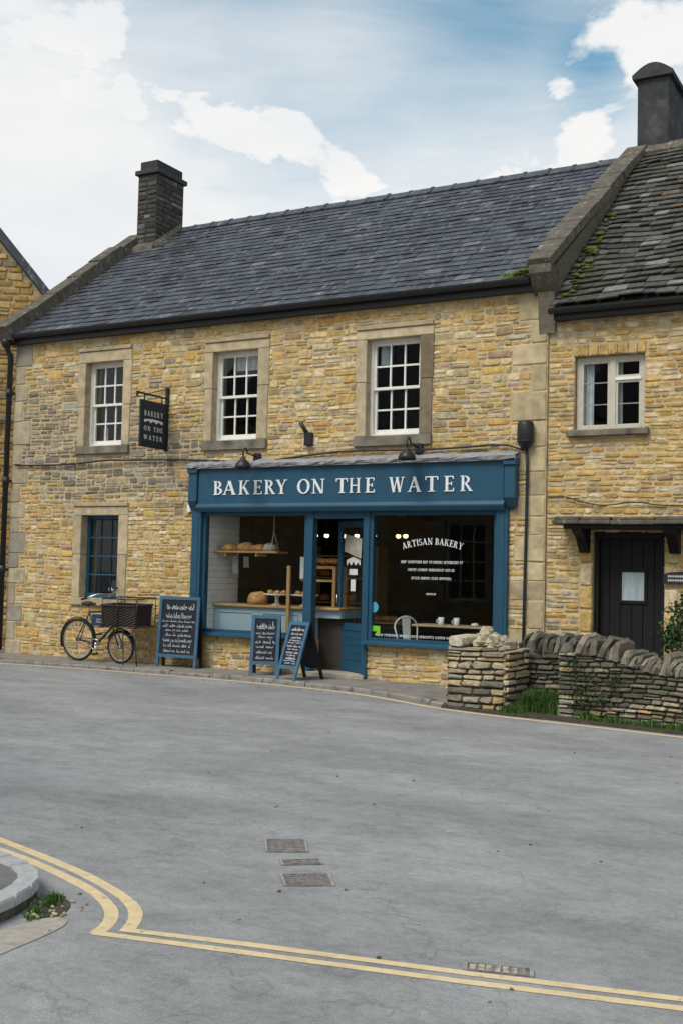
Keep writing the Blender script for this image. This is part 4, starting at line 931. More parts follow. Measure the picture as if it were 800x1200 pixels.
# ------------------------------------------------------------------ wall fittings on the bakery
def fittings():
    h = thing('hanging_sign', (-3.36, 0, 3.45), 'navy hanging sign with bridge emblem on an iron wall bracket', 'sign')
    mb = MB(); mb.box(-3.385, -3.335, -.055, -.005, 3.46, 4.52); mb.box(-3.372, -3.348, -.80, -.055, 4.325, 4.355); mb.box(-3.374, -3.346, -.82, -.79, 4.27, 4.36); mb.tube([(-3.36, -.05, 4.50), (-3.36, -.52, 4.355)], .008, 6)
    for y in (-.62, -.17): mb.box(-3.366, -3.354, y-.012, y+.012, 4.235, 4.325)
    mb.build('bracket', 'black_metal', h)
    mb = MB(); mb.box(-3.378, -3.342, -.725, -.065, 3.475, 4.24, None, .005); mb.build('board', 'navy', h)
    for side in (1, -1):
        fn = lambda u, v, w: (-3.36+side*(.018+w), (-.725+u) if side > 0 else (-.065-u), v)
        mb = MB()
        text_row(mb, 'BAKERY', .09, .57, 3.985, .085, fn, .002, .35); text_row(mb, 'ON THE', .09, .57, 3.745, .075, fn, .002, .35); text_row(mb, 'WATER', .09, .57, 3.60, .075, fn, .002, .4)
        mb.build('lettering', 'letter_white', h)
        mb = MB(); pts = [(.09, 3.90)]; top = [(.09+.48*i/12, 3.925+.018*math.sin(math.pi*i/12)) for i in range(13)]
        low = [(.57, 3.885)]
        for cx in (.47, .33, .19):
            low += [(cx+.055*math.cos(math.pi*k/6), 3.876+.03*math.sin(math.pi*k/6)) for k in range(7)]
        mb.prism(top+low+[(.09, 3.885)], -.001, .0024, fn); mb.build('bridge_emblem', 'letter_white', h)
    for x, z, lab in ((-1.53, 3.31, 'black swan neck lamp over the first letters of the fascia'), (1.29, 3.37, 'black swan neck lamp over the last word of the fascia')):
        t = thing('swan_neck_lamp', (x, 0, z), lab, 'lamp', 'lamps over the fascia')
        mb = MB(); mb.box(x-.06, x+.06, -.07, -.0, z-.09, z+.06, None, .008); mb.build('wall_plate', 'black_metal', t)
        mb = MB(); mb.tube([(x, -.06, z), (x, -.16, z+.015), (x, -.26, z+.03)]+[(x, -.32-.07*math.sin(math.pi*k/8)*0-.055*(1-math.cos(math.pi*k/8)), z+.03+.075*math.sin(math.pi*k/8)) for k in range(9)]+[(x, -.43, z-.05)], .013, 8); mb.build('swan_neck', 'black_metal', t)
        mb = MB(); mb.lathe([(.022, .03), (.035, .0), (.05, -.02), (.095, -.06), (.125, -.115), (.13, -.16), (.118, -.16), (.085, -.07), (.02, -.03)], 16, (x, -.43, z-.06)); mb.build('shade', 'black_metal', t)
    t = thing('wall_fitting', (-.58, 0, 3.45), 'small black wall bracket with a tilted stub above the fascia', 'wall fitting')
    mb = MB(); mb.box(-.65, -.52, -.09, -.0, 3.46, 3.66, None, .01); mb.build('housing', 'black_metal', t)
    mb = MB(); mb.tube([(-.60, -.05, 3.63), (-.70, -.12, 3.82)], .032, 8); mb.build('stub', 'black_metal', t)
    t = thing('barrel_wall_box', (2.93, 0, 3.3), 'black barrel shaped wall box with a conduit down to the ground', 'wall box')
    mb = MB(); mb.lathe([(.02, -.02), (.06, .0), (.105, .07), (.115, .085), (.115, .33), (.10, .365), (.03, .38)], 18, (2.95, -.10, 3.30)); mb.build('barrel', 'black_metal', t)
    mb = MB(); mb.lathe([(.118, 0), (.118, .015)], 18, (2.95, -.10, 3.385)); mb.build('band', 'navy', t)
    mb = MB(); mb.tube([(2.96, -.07, 3.30), (2.965, -.05, 3.0), (2.955, -.04, 2.2), (2.945, -.04, 1.2), (2.935, -.04, -.05)], .021, 8); mb.build('conduit', 'navy', t)
    mb = MB(); mb.box(-2.87, -2.79, -.06, -.005, 2.44, 2.56, None, .008); tag(mb.build('junction_box', 'white_paint'), 'small white junction box on the stone beside the fascia', 'box')
    mb = MB(); mb.tube(smooth([(-6.75, -.045, 3.31), (-5.5, -.05, 3.285), (-4.53, -.09, 3.345), (-4.2, -.055, 3.33), (-3.6, -.045, 3.325), (-2.81, -.045, 3.30), (-1.95, -.045, 3.25), (-1.5, -.045, 3.22), (-.6, -.045, 3.31), (.1, -.045, 3.36), (1.2, -.05, 3.33), (1.9, -.05, 3.34), (2.6, -.05, 3.38), (2.9, -.05, 3.28)], 1), .016, 6); tag(mb.build('wall_cable', 'black_metal'), 'black cable sagging across the stone above the shopfront', 'cable')
fittings()

# ------------------------------------------------------------------ right-hand cottage
RX0, RX1 = 3.225, 8.4
cot = thing('cottage', (5.5, 0, -.1), 'golden stone cottage with mossy stone roof and dark door', 'building')
def cottage():
    rng = random.Random(61)
    win = (3.60, 4.55, 3.53, 4.55); door = (3.88, 4.83, -.3, 2.14); win2 = (6.30, 7.25, 3.53, 4.55)
    Y0 = .045; fn = lambda u, v, d: (u, Y0-d, v)
    mb = MB(); wall_slab(mb, RX0, RX1, -.3, 5.25, [(a-.012, b+.012, p-.012, q+.012) for a, b, p, q in (win, door, win2)], fn, 0, -.45); mb.box(RX1-.4, RX1, .5, 8, -.3, 5.2); mb.box(RX0, RX1-.4, 7.6, 8, -.3, 5.2)
    wall = mb.build('wall', 'mortar', cot, origin=(5.5, 0, -.1))
    lint = (3.56, 4.60, 4.55, 4.72); sil = (3.51, 4.63, 3.44, 3.53); jl = [(3.70, 3.88, a, a+.30) for a in (-.14, .17, .48, .79, 1.10, 1.41, 1.72)]+[(4.83, 5.02, a, a+.3) for a in (-.14, .17, .48, .79, 1.10, 1.41, 1.72)]
    rects = layout(rng, RX0, RX1, -.16, 5.22, [win, door, win2, lint, sil, (6.21, 7.33, 3.44, 3.53)]+jl, (.055, .10), (.09, .30), .2)
    def col(u, v):
        if v < 1.3 and rng.random() < .35: return pick(rng, GREY)
        return pick(rng, GOLD if rng.random() < .72 else BUFF)
    stones(wall, rects, fn, col, rng, wob=wob_fn(9.2))
    for q in jl: m2 = MB(); stone_geo(m2, rng, q, fn, pick(rng, GOLD), gap=.005, depth=(.015, .03), ch=.015, jit=.12); m2.build('quoin', 'stone', wall)
    x = lint[0]
    while x < lint[1]-.02:                                           # flat arch of voussoirs
        e = min(lint[1], x+rng.uniform(.10, .15)); m2 = MB(); stone_geo(m2, rng, (x, e, lint[2]-.01+.0, lint[3]), fn, pick(rng, GOLD[:4]), depth=(.018, .03)); m2.build('voussoir', 'stone', wall); x = e
    # casement
    w = thing_part('window', (4.07, Y0, 3.53), cot); a, b, p, q = win; Y = Y0+.09
    mb = MB(); mb.box(a, a+.06, Y, Y+.08, p, q); mb.box(b-.06, b, Y, Y+.08, p, q); mb.box(a+.06, b-.06, Y+.001, Y+.08, q-.06, q); mb.box(a+.06, b-.06, Y-.02, Y+.08, p, p+.05); xm = a+.50; mb.box(xm-.04, xm+.04, Y-.008, Y+.078, p+.05, q-.06); mb.build('frame', 'cream_paint', w)
    def light(x0, x1, z0, z1, bars):
        mb = MB(); s = .032; mb.box(x0, x0+s, Y+.005, Y+.05, z0, z1); mb.box(x1-s, x1, Y+.005, Y+.05, z0, z1); mb.box(x0+s, x1-s, Y+.006, Y+.049, z0, z0+s); mb.box(x0+s, x1-s, Y+.006, Y+.049, z1-s, z1); mb.build('casement', 'cream_paint', w)
        zs = [z0+s]+bars+[z1-s]
        for z in bars: m2 = MB(); m2.box(x0+s, x1-s, Y+.018, Y+.036, z-.007, z+.007); m2.build('glazing_bar', 'lead', w)
        for c, d in zip(zs, zs[1:]): m2 = MB(); m2.box(x0+s, x1-s, Y+.026, Y+.029, c+.008, d-.008); m2.build('pane', 'glass', w)
    light(a+.06, xm-.04, p+.05, q-.06, [p+.36, p+.66]); light(xm+.04, b-.06, p+.05, p+.68, [p+.36]); light(xm+.04, b-.06, p+.72, q-.06, [])
    mb = MB(); mb.box(xm+.04, b-.06, Y-.014, Y+.07, p+.68, p+.72); mb.build('transom', 'white_paint', w)
    mb = MB(); mb.box(3.51, 4.63, Y0-.10, Y0+.10, 3.44, 3.528, None, .01); mb.build('sill', 'sill_dark', w)
    for (c, d) in ((a+.06, a+.20), (xm+.03, xm+.10)):
        mb = MB(); n = 7; vs = []
        for k in range(n+1):
            xx = c+(d-c)*k/n; yy = Y+.12+.018*(k % 2); vs += [(xx, yy, p), (xx, yy, q)]
        vs += [(x, y+.005, z) for x, y, z in vs]; m = 2*(n+1)
        mb.add(vs, [(2*k, 2*k+2, 2*k+3, 2*k+1) for k in range(n)]+[(m+2*k+2, m+2*k, m+2*k+1, m+2*k+3) for k in range(n)]); mb.build('curtain', 'curtain', w)
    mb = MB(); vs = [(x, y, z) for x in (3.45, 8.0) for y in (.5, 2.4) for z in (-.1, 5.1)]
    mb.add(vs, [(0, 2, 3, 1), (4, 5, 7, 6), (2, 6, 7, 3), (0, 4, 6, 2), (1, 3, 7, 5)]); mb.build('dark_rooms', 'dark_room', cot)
    w2 = copy_tree(w, cot); w2.location.x += 2.70
    # door, canopy
    d = thing_part('door', (4.35, .3, -.1), cot)
    for i in range(6): m2 = MB(); u = 3.90+i*.1517; m2.box(u, u+.147, .26, .305, -.1, 2.12, None, .004); m2.build('door_board', 'timber_dark', d)
    mb = MB(); mb.box(3.88, 3.93, .15, .30, -.1, 2.14); mb.box(4.78, 4.83, .15, .30, -.1, 2.14); mb.box(3.93, 4.78, .15, .258, 2.06, 2.14); mb.build('frame', 'timber_dark', d)
    mb = MB(); mb.box(4.19, 4.56, .235, .262, 1.19, 1.23); mb.box(4.19, 4.56, .235, .262, 1.61, 1.65); mb.box(4.19, 4.225, .235, .262, 1.23, 1.61); mb.box(4.525, 4.56, .235, .262, 1.23, 1.61); mb.build('light_frame', 'timber_dark', d)
    mb = MB(); mb.box(4.225, 4.525, .246, .258, 1.23, 1.61); mb.build('net_curtain', 'curtain', d)
    mb = MB(); mb.box(4.225, 4.525, .240, .243, 1.23, 1.61); mb.build('pane', 'glass', d)
    cp = thing_part('door_canopy', (4.4, 0, 2.2), cot)
    x = 3.46
    while x < 5.32:
        e = min(x+rng.uniform(.35, .6), 5.36); m2 = MB(); z = 2.225+rng.uniform(-.008, .008); j = rng.uniform(-.02, .02); m2.box(x+.003, e-.003, -.46+j, .04, z, z+.055, None, .008); m2.box(x+.02, e-.01, -.43+j, .04, z+.054, z+.10, None, .01); m2.build('canopy_slab', 'coping', cp); x = e
    for x in (3.72, 4.92): m2 = MB(); m2.prism([(.04, 2.215), (-.40, 2.215), (-.36, 2.12), (-.22, 2.06), (-.12, 1.94), (-.04, 1.86), (.04, 1.86)], x, x+.13, lambda u, v, q: (q, u, v)); m2.build('bracket', 'timber_dark', cp)
    mb = MB(); mb.box(3.60, 5.2, -.38, -.02, 2.17, 2.218); mb.build('soffit', 'timber_dark', cp)
    # roof
    E0, E1, G0, G1 = (3.34, -.18, 5.20), (8.5, -.18, 5.20), (3.46, 4.25, 8.86), (8.5, 4.25, 8.86)
    nrm = Vector((0, -3.66, 4.43)).normalized()
    def pt(s, t, l=0):
        p = lerp3(lerp3(E0, G0, t), lerp3(E1, G1, t), s); k = .05*mnoise.noise(Vector((p[0]*.8, t*3, 2)))
        return (p[0], p[1]+nrm.y*(l+k), p[2]+nrm.z*(l+k))
    mb = MB(); mb.cur = (.05, .047, .04); yb = 8.6
    mb.add([E0, E1, (8.5, yb, 5.2), (3.34, yb, 5.2), (3.46, 4.25, 8.80), (8.5, 4.25, 8.80)], [(0, 1, 5, 4), (2, 3, 4, 5), (0, 4, 3), (1, 2, 5), (0, 3, 2, 1)])
    roof = mb.build('roof', 'stone_slate', cot, origin=(5.5, 4.2, 5.2))
    def colr(i, n, s):
        g = rng.uniform(.055, .12); c = (g, g*.95, g*.84); q = rng.random()
        if q < .06: c = (.19, .185, .165)
        elif q < .068: c = (.15, .10, .07)
        elif q < .2: c = (g*.75, g*.8, g*.5)
        return c
    slates(roof, pt, 5.74, 5.1, rng, .185, (.14, .36), .022, colr, 'stone_slate', 300, 'stone_slate', lift0=.05, rough=2.2, ragged=.02)
    x = 3.5
    while x < 8.4: m2 = MB(); m2.prism([(-.22, -.14), (0, .07), (.22, -.14), (.20, -.18), (0, .0), (-.20, -.18)], x, x+.44, lambda u, v, w: (w, 4.25+u, 8.95+v)); m2.build('ridge_tile', 'coping', roof); x += .45
    m2 = MB()
    for i in range(40):
        t = rng.random()**1.5*.55; m2.blob(pt(.012+rng.random()*.05*(1-t), t, .09), (rng.uniform(.03, .08), rng.uniform(.03, .08), rng.uniform(.015, .035)), rng, .3, 7, 5)
    tag(m2.build('moss_clumps', 'moss', roof), kind='stuff')
    mb = MB(); pr = [(.07*math.cos(math.pi+math.pi*i/8), .07*math.sin(math.pi+math.pi*i/8)) for i in range(9)]+[(.055, 0), (0, -.03), (-.055, 0)]
    mb.prism(pr, 3.30, 8.4, lambda u, v, w: (w, -.20+u, 5.19+v)); mb.box(3.34, 8.4, -.13, .03, 5.06, 5.19); mb.build('gutter', 'black_metal', cot)
    ch = thing_part('chimney', (3.6, 4.7, 8.0), cot)
    mb = MB(); mb.cur = (.1, .1, .1); mb.box(3.32, 3.86, 4.2, 5.35, 7.4, 10.16, None, .02); mb.build('stack', 'render_dark', ch)
    mb = MB(); arc = [(3.24+.70*i/10, 10.22+.18*math.sin(math.pi*i/10)) for i in range(11)]; mb.prism([(3.25, 10.15)]+arc+[(3.93, 10.15)], 4.12, 5.43, lambda u, v, w: (u, w, v)); mb.build('chimney_cap', 'render_dark', ch)
    # plaque
    t = thing('door_plaque', (5.0, 0, 1.46), 'black arched plaque with two lines of white lettering beside the door', 'sign')
    fn2 = lambda u, v, w: (u, .0-w, v)
    mb = MB(); mb.prism([(4.84, 1.47), (5.32, 1.47), (5.32, 1.58)]+[(5.08+.24*math.cos(math.pi*k/10), 1.58+.045*math.sin(math.pi*k/10)) for k in range(1, 10)]+[(4.84, 1.58)], -.01, .02, fn2); mb.build('plate', 'black_metal', t)
    m2 = MB()
    for z in (1.495, 1.548):
        x = 4.90
        while x < 5.26: m2.prism([(x, z), (x+.008, z), (x+.008, z+.036), (x, z+.036)], .018, .022, fn2); m2.prism([(x+.008, z+.012), (x+.022, z+.012), (x+.022, z+.024), (x+.008, z+.024)], .018, .0224, fn2); x += rng.choice((.03, .03, .034))
    m2.build('lettering', 'letter_white', t)
    mb = MB(); mb.tube(smooth([(3.26, -.02, 2.62), (3.5, .0, 2.63), (3.78, .0, 2.53), (4.08, -.0, 2.49), (4.42, .0, 2.55), (4.87, .0, 2.48), (5.4, .0, 2.5)], 2), .009, 6); tag(mb.build('wall_cable', 'black_metal'), 'thin dark cable sagging over the cottage door canopy', 'cable')
cottage()

# ------------------------------------------------------------------ left neighbour: gable end in golden stone
def neighbour():
    rng = random.Random(71); psi = R(37); Q = Vector((-7.35, 1.30, 0)); e = Vector((math.cos(psi), math.sin(psi), 0)); n = Vector((math.sin(psi), -math.cos(psi), 0))
    fn = lambda u, v, d: tuple(Q+e*u+n*d+Vector((0, 0, v)))          # gable plane, turned towards the street
    nb = thing('neighbour_house', tuple(Q+e*-2.0+Vector((0, 0, -.1))), 'golden stone house gable with dark slate verge beside the downpipe', 'building')
    sl = 1.2; au = -2.1; az = 6.60+sl*2.1; ru = .26; rz = 6.60-sl*ru; lu = 2*au-ru
    mb = MB(); mb.prism([(lu, -.3), (ru, -.3), (ru, rz), (au, az), (lu, rz)], 0, -4.5, fn); wall = mb.build('wall', 'mortar', nb, origin=tuple(Q))
    rects = [r for r in layout(rng, lu, ru, -.16, az, [], (.10, .17), (.14, .40)) if r[3] < az-sl*abs((r[0]+r[1])/2-au)+.02]
    stones(wall, rects, fn, lambda u, v: pick(rng, [((.42, .27, .09), 5), ((.46, .33, .14), 3), ((.36, .23, .08), 3), ((.30, .24, .15), 2)]), rng, depth=(.015, .04), wob=wob_fn(4.4), gap=.008, limit=300)
    k = math.hypot(1, sl)
    for s in (1, -1):
        mb = MB(); mb.cur = (.045, .05, .06); a = (au, az+.02); b = (au+s*2.45, az+.02-sl*2.45); o = (s*sl/k*.15, .15/k)
        mb.prism([a, b, (b[0]+o[0], b[1]+o[1]), (a[0], a[1]+.15*k)], .16, -4.5, fn); mb.build('roof', 'slate', nb)
    mb = MB(); mb.tube([fn(-2.6, 4.3, .06), fn(-1.2, 4.22, .07), fn(.2, 4.28, .06)], .012, 6); mb.build('cable', 'black_metal', nb)
neighbour()

# ------------------------------------------------------------------ house across the road (seen mirrored in the shop glass)
def opposite():
    Y0 = -13.0; fn = lambda u, v, d: (u, Y0+d, v); rng = random.Random(77)
    h = thing('opposite_house', (-6, Y0, -.1), 'stone house with a tall sash window mirrored in the shop glass', 'building')
    ws = [(-4.1, -2.9, .85, 2.95), (-8.3, -7.1, .85, 2.95), (-4.0, -2.9, 4.0, 5.4), (-8.2, -7.1, 4.0, 5.4)]
    mb = MB(); wall_slab(mb, -12, -.6, -.3, 5.9, ws, fn, 0, -.4)
    wall = mb.build('wall', 'mortar', h, origin=(-6, Y0, -.1))
    stones(wall, layout(rng, -12, -.6, -.16, 5.85, [(a-.16, b+.16, p-.12, q+.2) for a, b, p, q in ws], (.14, .24), (.3, .7)), fn, lambda u, v: pick(rng, BUFF), rng, limit=0)
    for (a, b, p, q) in ws:
        w = thing_part('window', ((a+b)/2, Y0, p), h)
        mb = MB(); mb.box(a-.16, a, Y0-.1, Y0+.03, p, q, (.4, .35, .25)); mb.box(b, b+.16, Y0-.1, Y0+.03, p, q, (.4, .35, .25)); mb.box(a-.16, b+.16, Y0-.1, Y0+.04, q, q+.2, (.4, .35, .25)); mb.box(a-.18, b+.18, Y0-.1, Y0+.08, p-.12, p, (.3, .27, .2)); mb.build('surround', 'dressed', w)
        mb = MB(); Y = Y0-.14; mb.box(a, a+.08, Y, Y+.06, p, q); mb.box(b-.08, b, Y, Y+.06, p, q); mb.box(a+.08, b-.08, Y, Y+.06, p, p+.08); mb.box(a+.08, b-.08, Y, Y+.06, q-.08, q)
        for k in (1, 2): c = a+(b-a)*k/3; mb.box(c-.018, c+.018, Y, Y+.05, p+.08, q-.08)
        for k in (1, 2, 3): c = p+(q-p)*k/4; mb.box(a+.08, b-.08, Y+.002, Y+.052, c-.02, c+.02)
        mb.build('frame', 'white_paint', w)
        mb = MB(); mb.box(a+.06, b-.06, Y-.02, Y-.015, p, q); mb.build('pane', 'dark_room', w)
    mb = MB(); mb.prism([(Y0+.25, 5.85), (Y0-3.8, 9.2), (Y0-8, 5.85)], -12.2, -.4, lambda u, v, w: (w, u, v), (.05, .055, .065)); mb.build('roof', 'slate', h)
    mb = MB(); mb.box(-12, -.6, Y0-7.8, Y0-.41, -.3, 5.85); mb.build('body', 'mortar', h)
opposite()

# ------------------------------------------------------------------ garden walls
def wall_run(parent, A, B, z0, top, thick, rng, pal, hr=(.045, .085), wr=(.10, .30), ends=(True, True), limit=300):
    A = Vector((A[0], A[1], 0)); B = Vector((B[0], B[1], 0)); d = (B-A); ln = d.length; d.normalize(); n = Vector((d.y, -d.x, 0))
    fn = lambda u, v, dd: tuple(A+d*u+n*dd+Vector((0, 0, v)))
    zt = max(top(0), top(ln))
    mb = MB(); ks = 8
    ring = [(0, z0-.1), (ln, z0-.1)]+[(ln*(1-i/ks), top(ln*(1-i/ks))-.02) for i in range(ks+1)]
    mb.prism(ring, -.012, -thick+.02, fn); core = mb.build('core', 'dry_core', parent)
    jobs = [(ln, fn, top)]
    for (ok, org, dr) in ((ends[0], A-n*thick, n), (ends[1], B, -n)):
        if ok:
            nn = Vector((dr.y, -dr.x, 0)); tt = top(0) if org is not B else top(ln)
            jobs.append((thick, (lambda u, v, dd, o=Vector(org), q=dr, m=nn: tuple(o+q*u+m*dd+Vector((0, 0, v)))), (lambda u, t=tt: t)))
    for i, (w, f, tp) in enumerate(jobs):
        rects = [r for r in layout(rng, 0, w, z0, zt, [], hr, wr, .1) if r[3] < tp((r[0]+r[1])/2)+.03]
        stones(core, rects, f, lambda u, v: pick(rng, pal(u, v) if callable(pal) else pal), rng, limit=limit if i == 0 else 40, gap=.004, depth=(.0, .042), ch=.022, back=-.035, jit=.5, dome=.010, wob=wob_fn(6.6, .03))
    return fn, ln, core
def coping_run(parent, fn, ln, top, thick, rng, pal, hr=(.12, .2), wr=(.09, .17), lean=.25):
    u = 0
    while u < ln-.03:
        w = min(rng.uniform(*wr), ln-u); h = rng.uniform(*hr); m2 = MB(); l = rng.uniform(-.2, 1)*lean*h; a = u+.004; b = u+w*rng.uniform(.9, 1.05); z = top(u)-.025
        J = lambda s=.026: rng.uniform(-s, s)
        nseg = 4; vs = []; prof = [(.02+J(), 0), (.04+J(), h*.55+J()), (-.02+J(), h*.92+J()), (-thick*.5+J(), h+J()), (-thick*.85+J(), h*.85+J()), (-thick-.02+J(), 0)]
        for uu in (a, (a+b)/2, b):
            e = .84 if uu != (a+b)/2 else 1.0
            for (dd, hh) in prof: vs.append(fn(uu+l*hh/h+J(.008), z+hh*e+J(.008), dd*(.9 if e < 1 else 1)))
        m = len(prof); fs = [(i*m+k, (i+1)*m+k, (i+1)*m+k+1, i*m+k+1) for i in range(2) for k in range(m-1)]+[tuple(range(m))[::-1], tuple(range(2*m, 3*m))]+[(0, m-1, 2*m-1, m), (m, 2*m-1, 3*m-1, 2*m)]
        m2.add(vs, fs, pick(rng, pal)); m2.build('coping_stone', 'stone', parent); u += w
def gardens():
    rng = random.Random(81)
    p = thing('stub_wall', (3.1, -2.0, -.1), 'pale dry stone wall stub with boulders on top beside the shop window', 'stone wall')
    tp = lambda u: .64
    fn, ln, core = wall_run(p, (2.66, -1.97), (3.49, -2.12), -.12, tp, .52, rng, DRY, wr=(.14, .36), hr=(.05, .10))
    m2 = MB(); m2.box(0, 1, 0, 1, 0, 1); 
    m2 = MB(); stone_geo(m2, rng, (.01, .25, .62, .78), fn, (.52, .47, .36), depth=(.02, .03), back=-.34, ch=.03, jit=.12, dome=.01); m2.build('block', 'stone', core)
    for (u, z, r) in ((.40, .70, (.13, .17, .09)), (.43, .80, (.09, .12, .085)), (.56, .74, (.10, .15, .08)), (.60, .67, (.15, .18, .06)), (.74, .68, (.10, .2, .07)), (.70, .73, (.07, .12, .06))):
        m2 = MB(); c = fn(u, z, -.2); m2.blob(c, r, rng, .28, 9, 6, pick(rng, [((.44, .38, .26), 1), ((.36, .31, .22), 1)])); m2.sm = [False]*len(m2.sm); m2.build('boulder', 'stone', core)
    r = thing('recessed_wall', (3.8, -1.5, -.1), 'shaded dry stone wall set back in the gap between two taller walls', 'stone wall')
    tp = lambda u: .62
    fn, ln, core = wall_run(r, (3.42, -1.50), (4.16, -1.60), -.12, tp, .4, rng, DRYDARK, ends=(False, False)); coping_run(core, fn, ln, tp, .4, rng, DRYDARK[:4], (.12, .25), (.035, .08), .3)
    g = thing('garden_wall', (5.2, -2.2, -.1), 'long mossy dry stone wall with upright coping before the cottage', 'stone wall')
    A, B = Vector((4.13, -2.06, 0)), Vector((7.6, -2.80, 0)); L = (B-A).length
    tp = lambda u: .66-.17*min(1, max(0, (u-.45)/.75)) if u < 1.2 else .49
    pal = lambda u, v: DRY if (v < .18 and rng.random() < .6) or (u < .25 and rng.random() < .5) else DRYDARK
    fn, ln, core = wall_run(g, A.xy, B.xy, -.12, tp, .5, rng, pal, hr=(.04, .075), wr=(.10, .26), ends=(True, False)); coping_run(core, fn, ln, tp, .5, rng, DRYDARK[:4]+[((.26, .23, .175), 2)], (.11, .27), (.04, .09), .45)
    # ivy over the long wall
    def leaves(name, centres, n, size, label, seed, cat='plant', m='leaf'):
        rg = random.Random(seed); mb = MB(); st = MB()
        for (c, rad) in centres:
            for _ in range(n):
                v = Vector((rg.gauss(0, .45), rg.gauss(0, .45), rg.gauss(0, .45))); q = Vector(c)+Vector((v.x*rad[0], v.y*rad[1], v.z*rad[2]))
                s = size*rg.uniform(.6, 1.3); a = Vector((rg.uniform(-1, 1), rg.uniform(-1, .2), rg.uniform(-.6, 1))).normalized(); b = a.cross(Vector((rg.uniform(-1, 1), rg.uniform(-1, 1), rg.uniform(-1, 1)))).normalized(); k = a.cross(b)
                mb.add([tuple(q), tuple(q+b*s*.5+k*s*.38), tuple(q+b*s), tuple(q+b*s*.5-k*s*.38)], [(0, 1, 2), (0, 2, 3)])
        t = thing(name, (centres[0][0][0], centres[0][0][1], -.1), label, cat)
        mb.build('foliage', m, t, kind='stuff')
        for (c, rad) in centres:
            st.tube([(c[0], c[1]+.02, -.1), (c[0]+.03, c[1]+.02, c[2]*.5), (c[0], c[1], c[2])], [.012, .008, .004], 5)
        st.build('stem', 'soil', t)
    P = lambda u, v, d=.05: fn(u, v, d)
    leaves('ivy', [(P(.22, .50), (.16, .08, .22)), (P(.40, .30), (.2, .08, .25)), (P(.55, .12), (.18, .08, .14)), (P(.30, .12), (.15, .07, .12)), (P(.75, .35), (.12, .05, .15))], 120, .034, 'dark ivy clinging to the end of the long garden wall', 4)
    leaves('climbing_shrub', [((5.16, -.35, 1.05), (.22, .2, .30)), ((5.30, -.4, .75), (.30, .25, .35)), ((5.22, -.5, .5), (.3, .3, .3)), ((5.45, -.3, 1.25), (.25, .2, .35)), ((5.05, -.45, .78), (.12, .15, .2))], 330, .055, 'dark green leafy shrub climbing the stone beside the cottage door', 5)
    grass_tufts('grass', [(3.62+.07*i, -1.98+.05*(i % 3), -.1, rng.uniform(.7, 1.35)) for i in range(8)]+[(3.58+.1*i, -1.78+.06*(i % 2), -.1, rng.uniform(.9, 1.5)) for i in range(6)]+[(3.5+.05*i, -2.17, -.1, .5) for i in range(4)], 130, .20, 'lush green weeds in the gap between the walls', 6)
    grass_tufts('grass', [tuple(Vector(fn(.35+.11*i, -.1, .07+.03*(i % 3))))+(rng.uniform(.4, 1.0),) for i in range(18)], 90, .11, 'green grass strip along the foot of the long garden wall', 7)
    grass_tufts('grass', [(4.50, -10.80, RZ, 1.1), (4.53, -10.86, RZ, .9), (4.56, -10.98, RZ, .8), (4.60, -11.05, RZ, .5), (4.47, -10.73, RZ, .5)], 70, .05, 'small green weeds growing against the pale corner kerb', 8, spread=.025)
    grass_tufts('grass', [(2.45+.06*i, -.02, -.055, rng.uniform(.3, .6)) for i in range(4)]+[(-2.5+.9*i+rng.uniform(-.3, .3), -.03, -.055, .35) for i in range(3)], 24, .07, 'thin weeds at the foot of the shop plinth', 9)
    mb = MB(); rr = random.Random(12)
    for i in range(42):
        x, y = rr.choice(((4.5, -10.8), (4.6, -11.0), (4.63, -10.9))); s = rr.uniform(.004, .013); mb.blob((x+rr.gauss(0, .07), y+rr.gauss(0, .07), RZ+.008), (s, s, s*.7), rr, .3, 6, 4, pick(rr, DRY))
    tag(mb.build('gravel', 'stone'), 'loose grit gathered in the gutter by the corner kerb', 'gravel', kind='stuff')
gardens()
def grit():
    rr = random.Random(17); mb = MB()
    for i in range(150):
        if i < 70: x = rr.uniform(-5, 2.4); y = -1.28+rr.gauss(0, .07)
        else: x, y = rr.uniform(2.5, 8), rr.uniform(-11.3, -4)
        s_ = rr.uniform(.004, .012); mb.blob((x, y, RZ+s_*.4), (s_, s_*rr.uniform(.6, 1.2), s_*.6), rr, .3, 5, 4, pick(rr, DRYDARK if rr.random() < .7 else DRY))
    tag(mb.build('road_grit', 'stone'), 'loose grit scattered over the road surface', 'grit', kind='stuff')
grit()

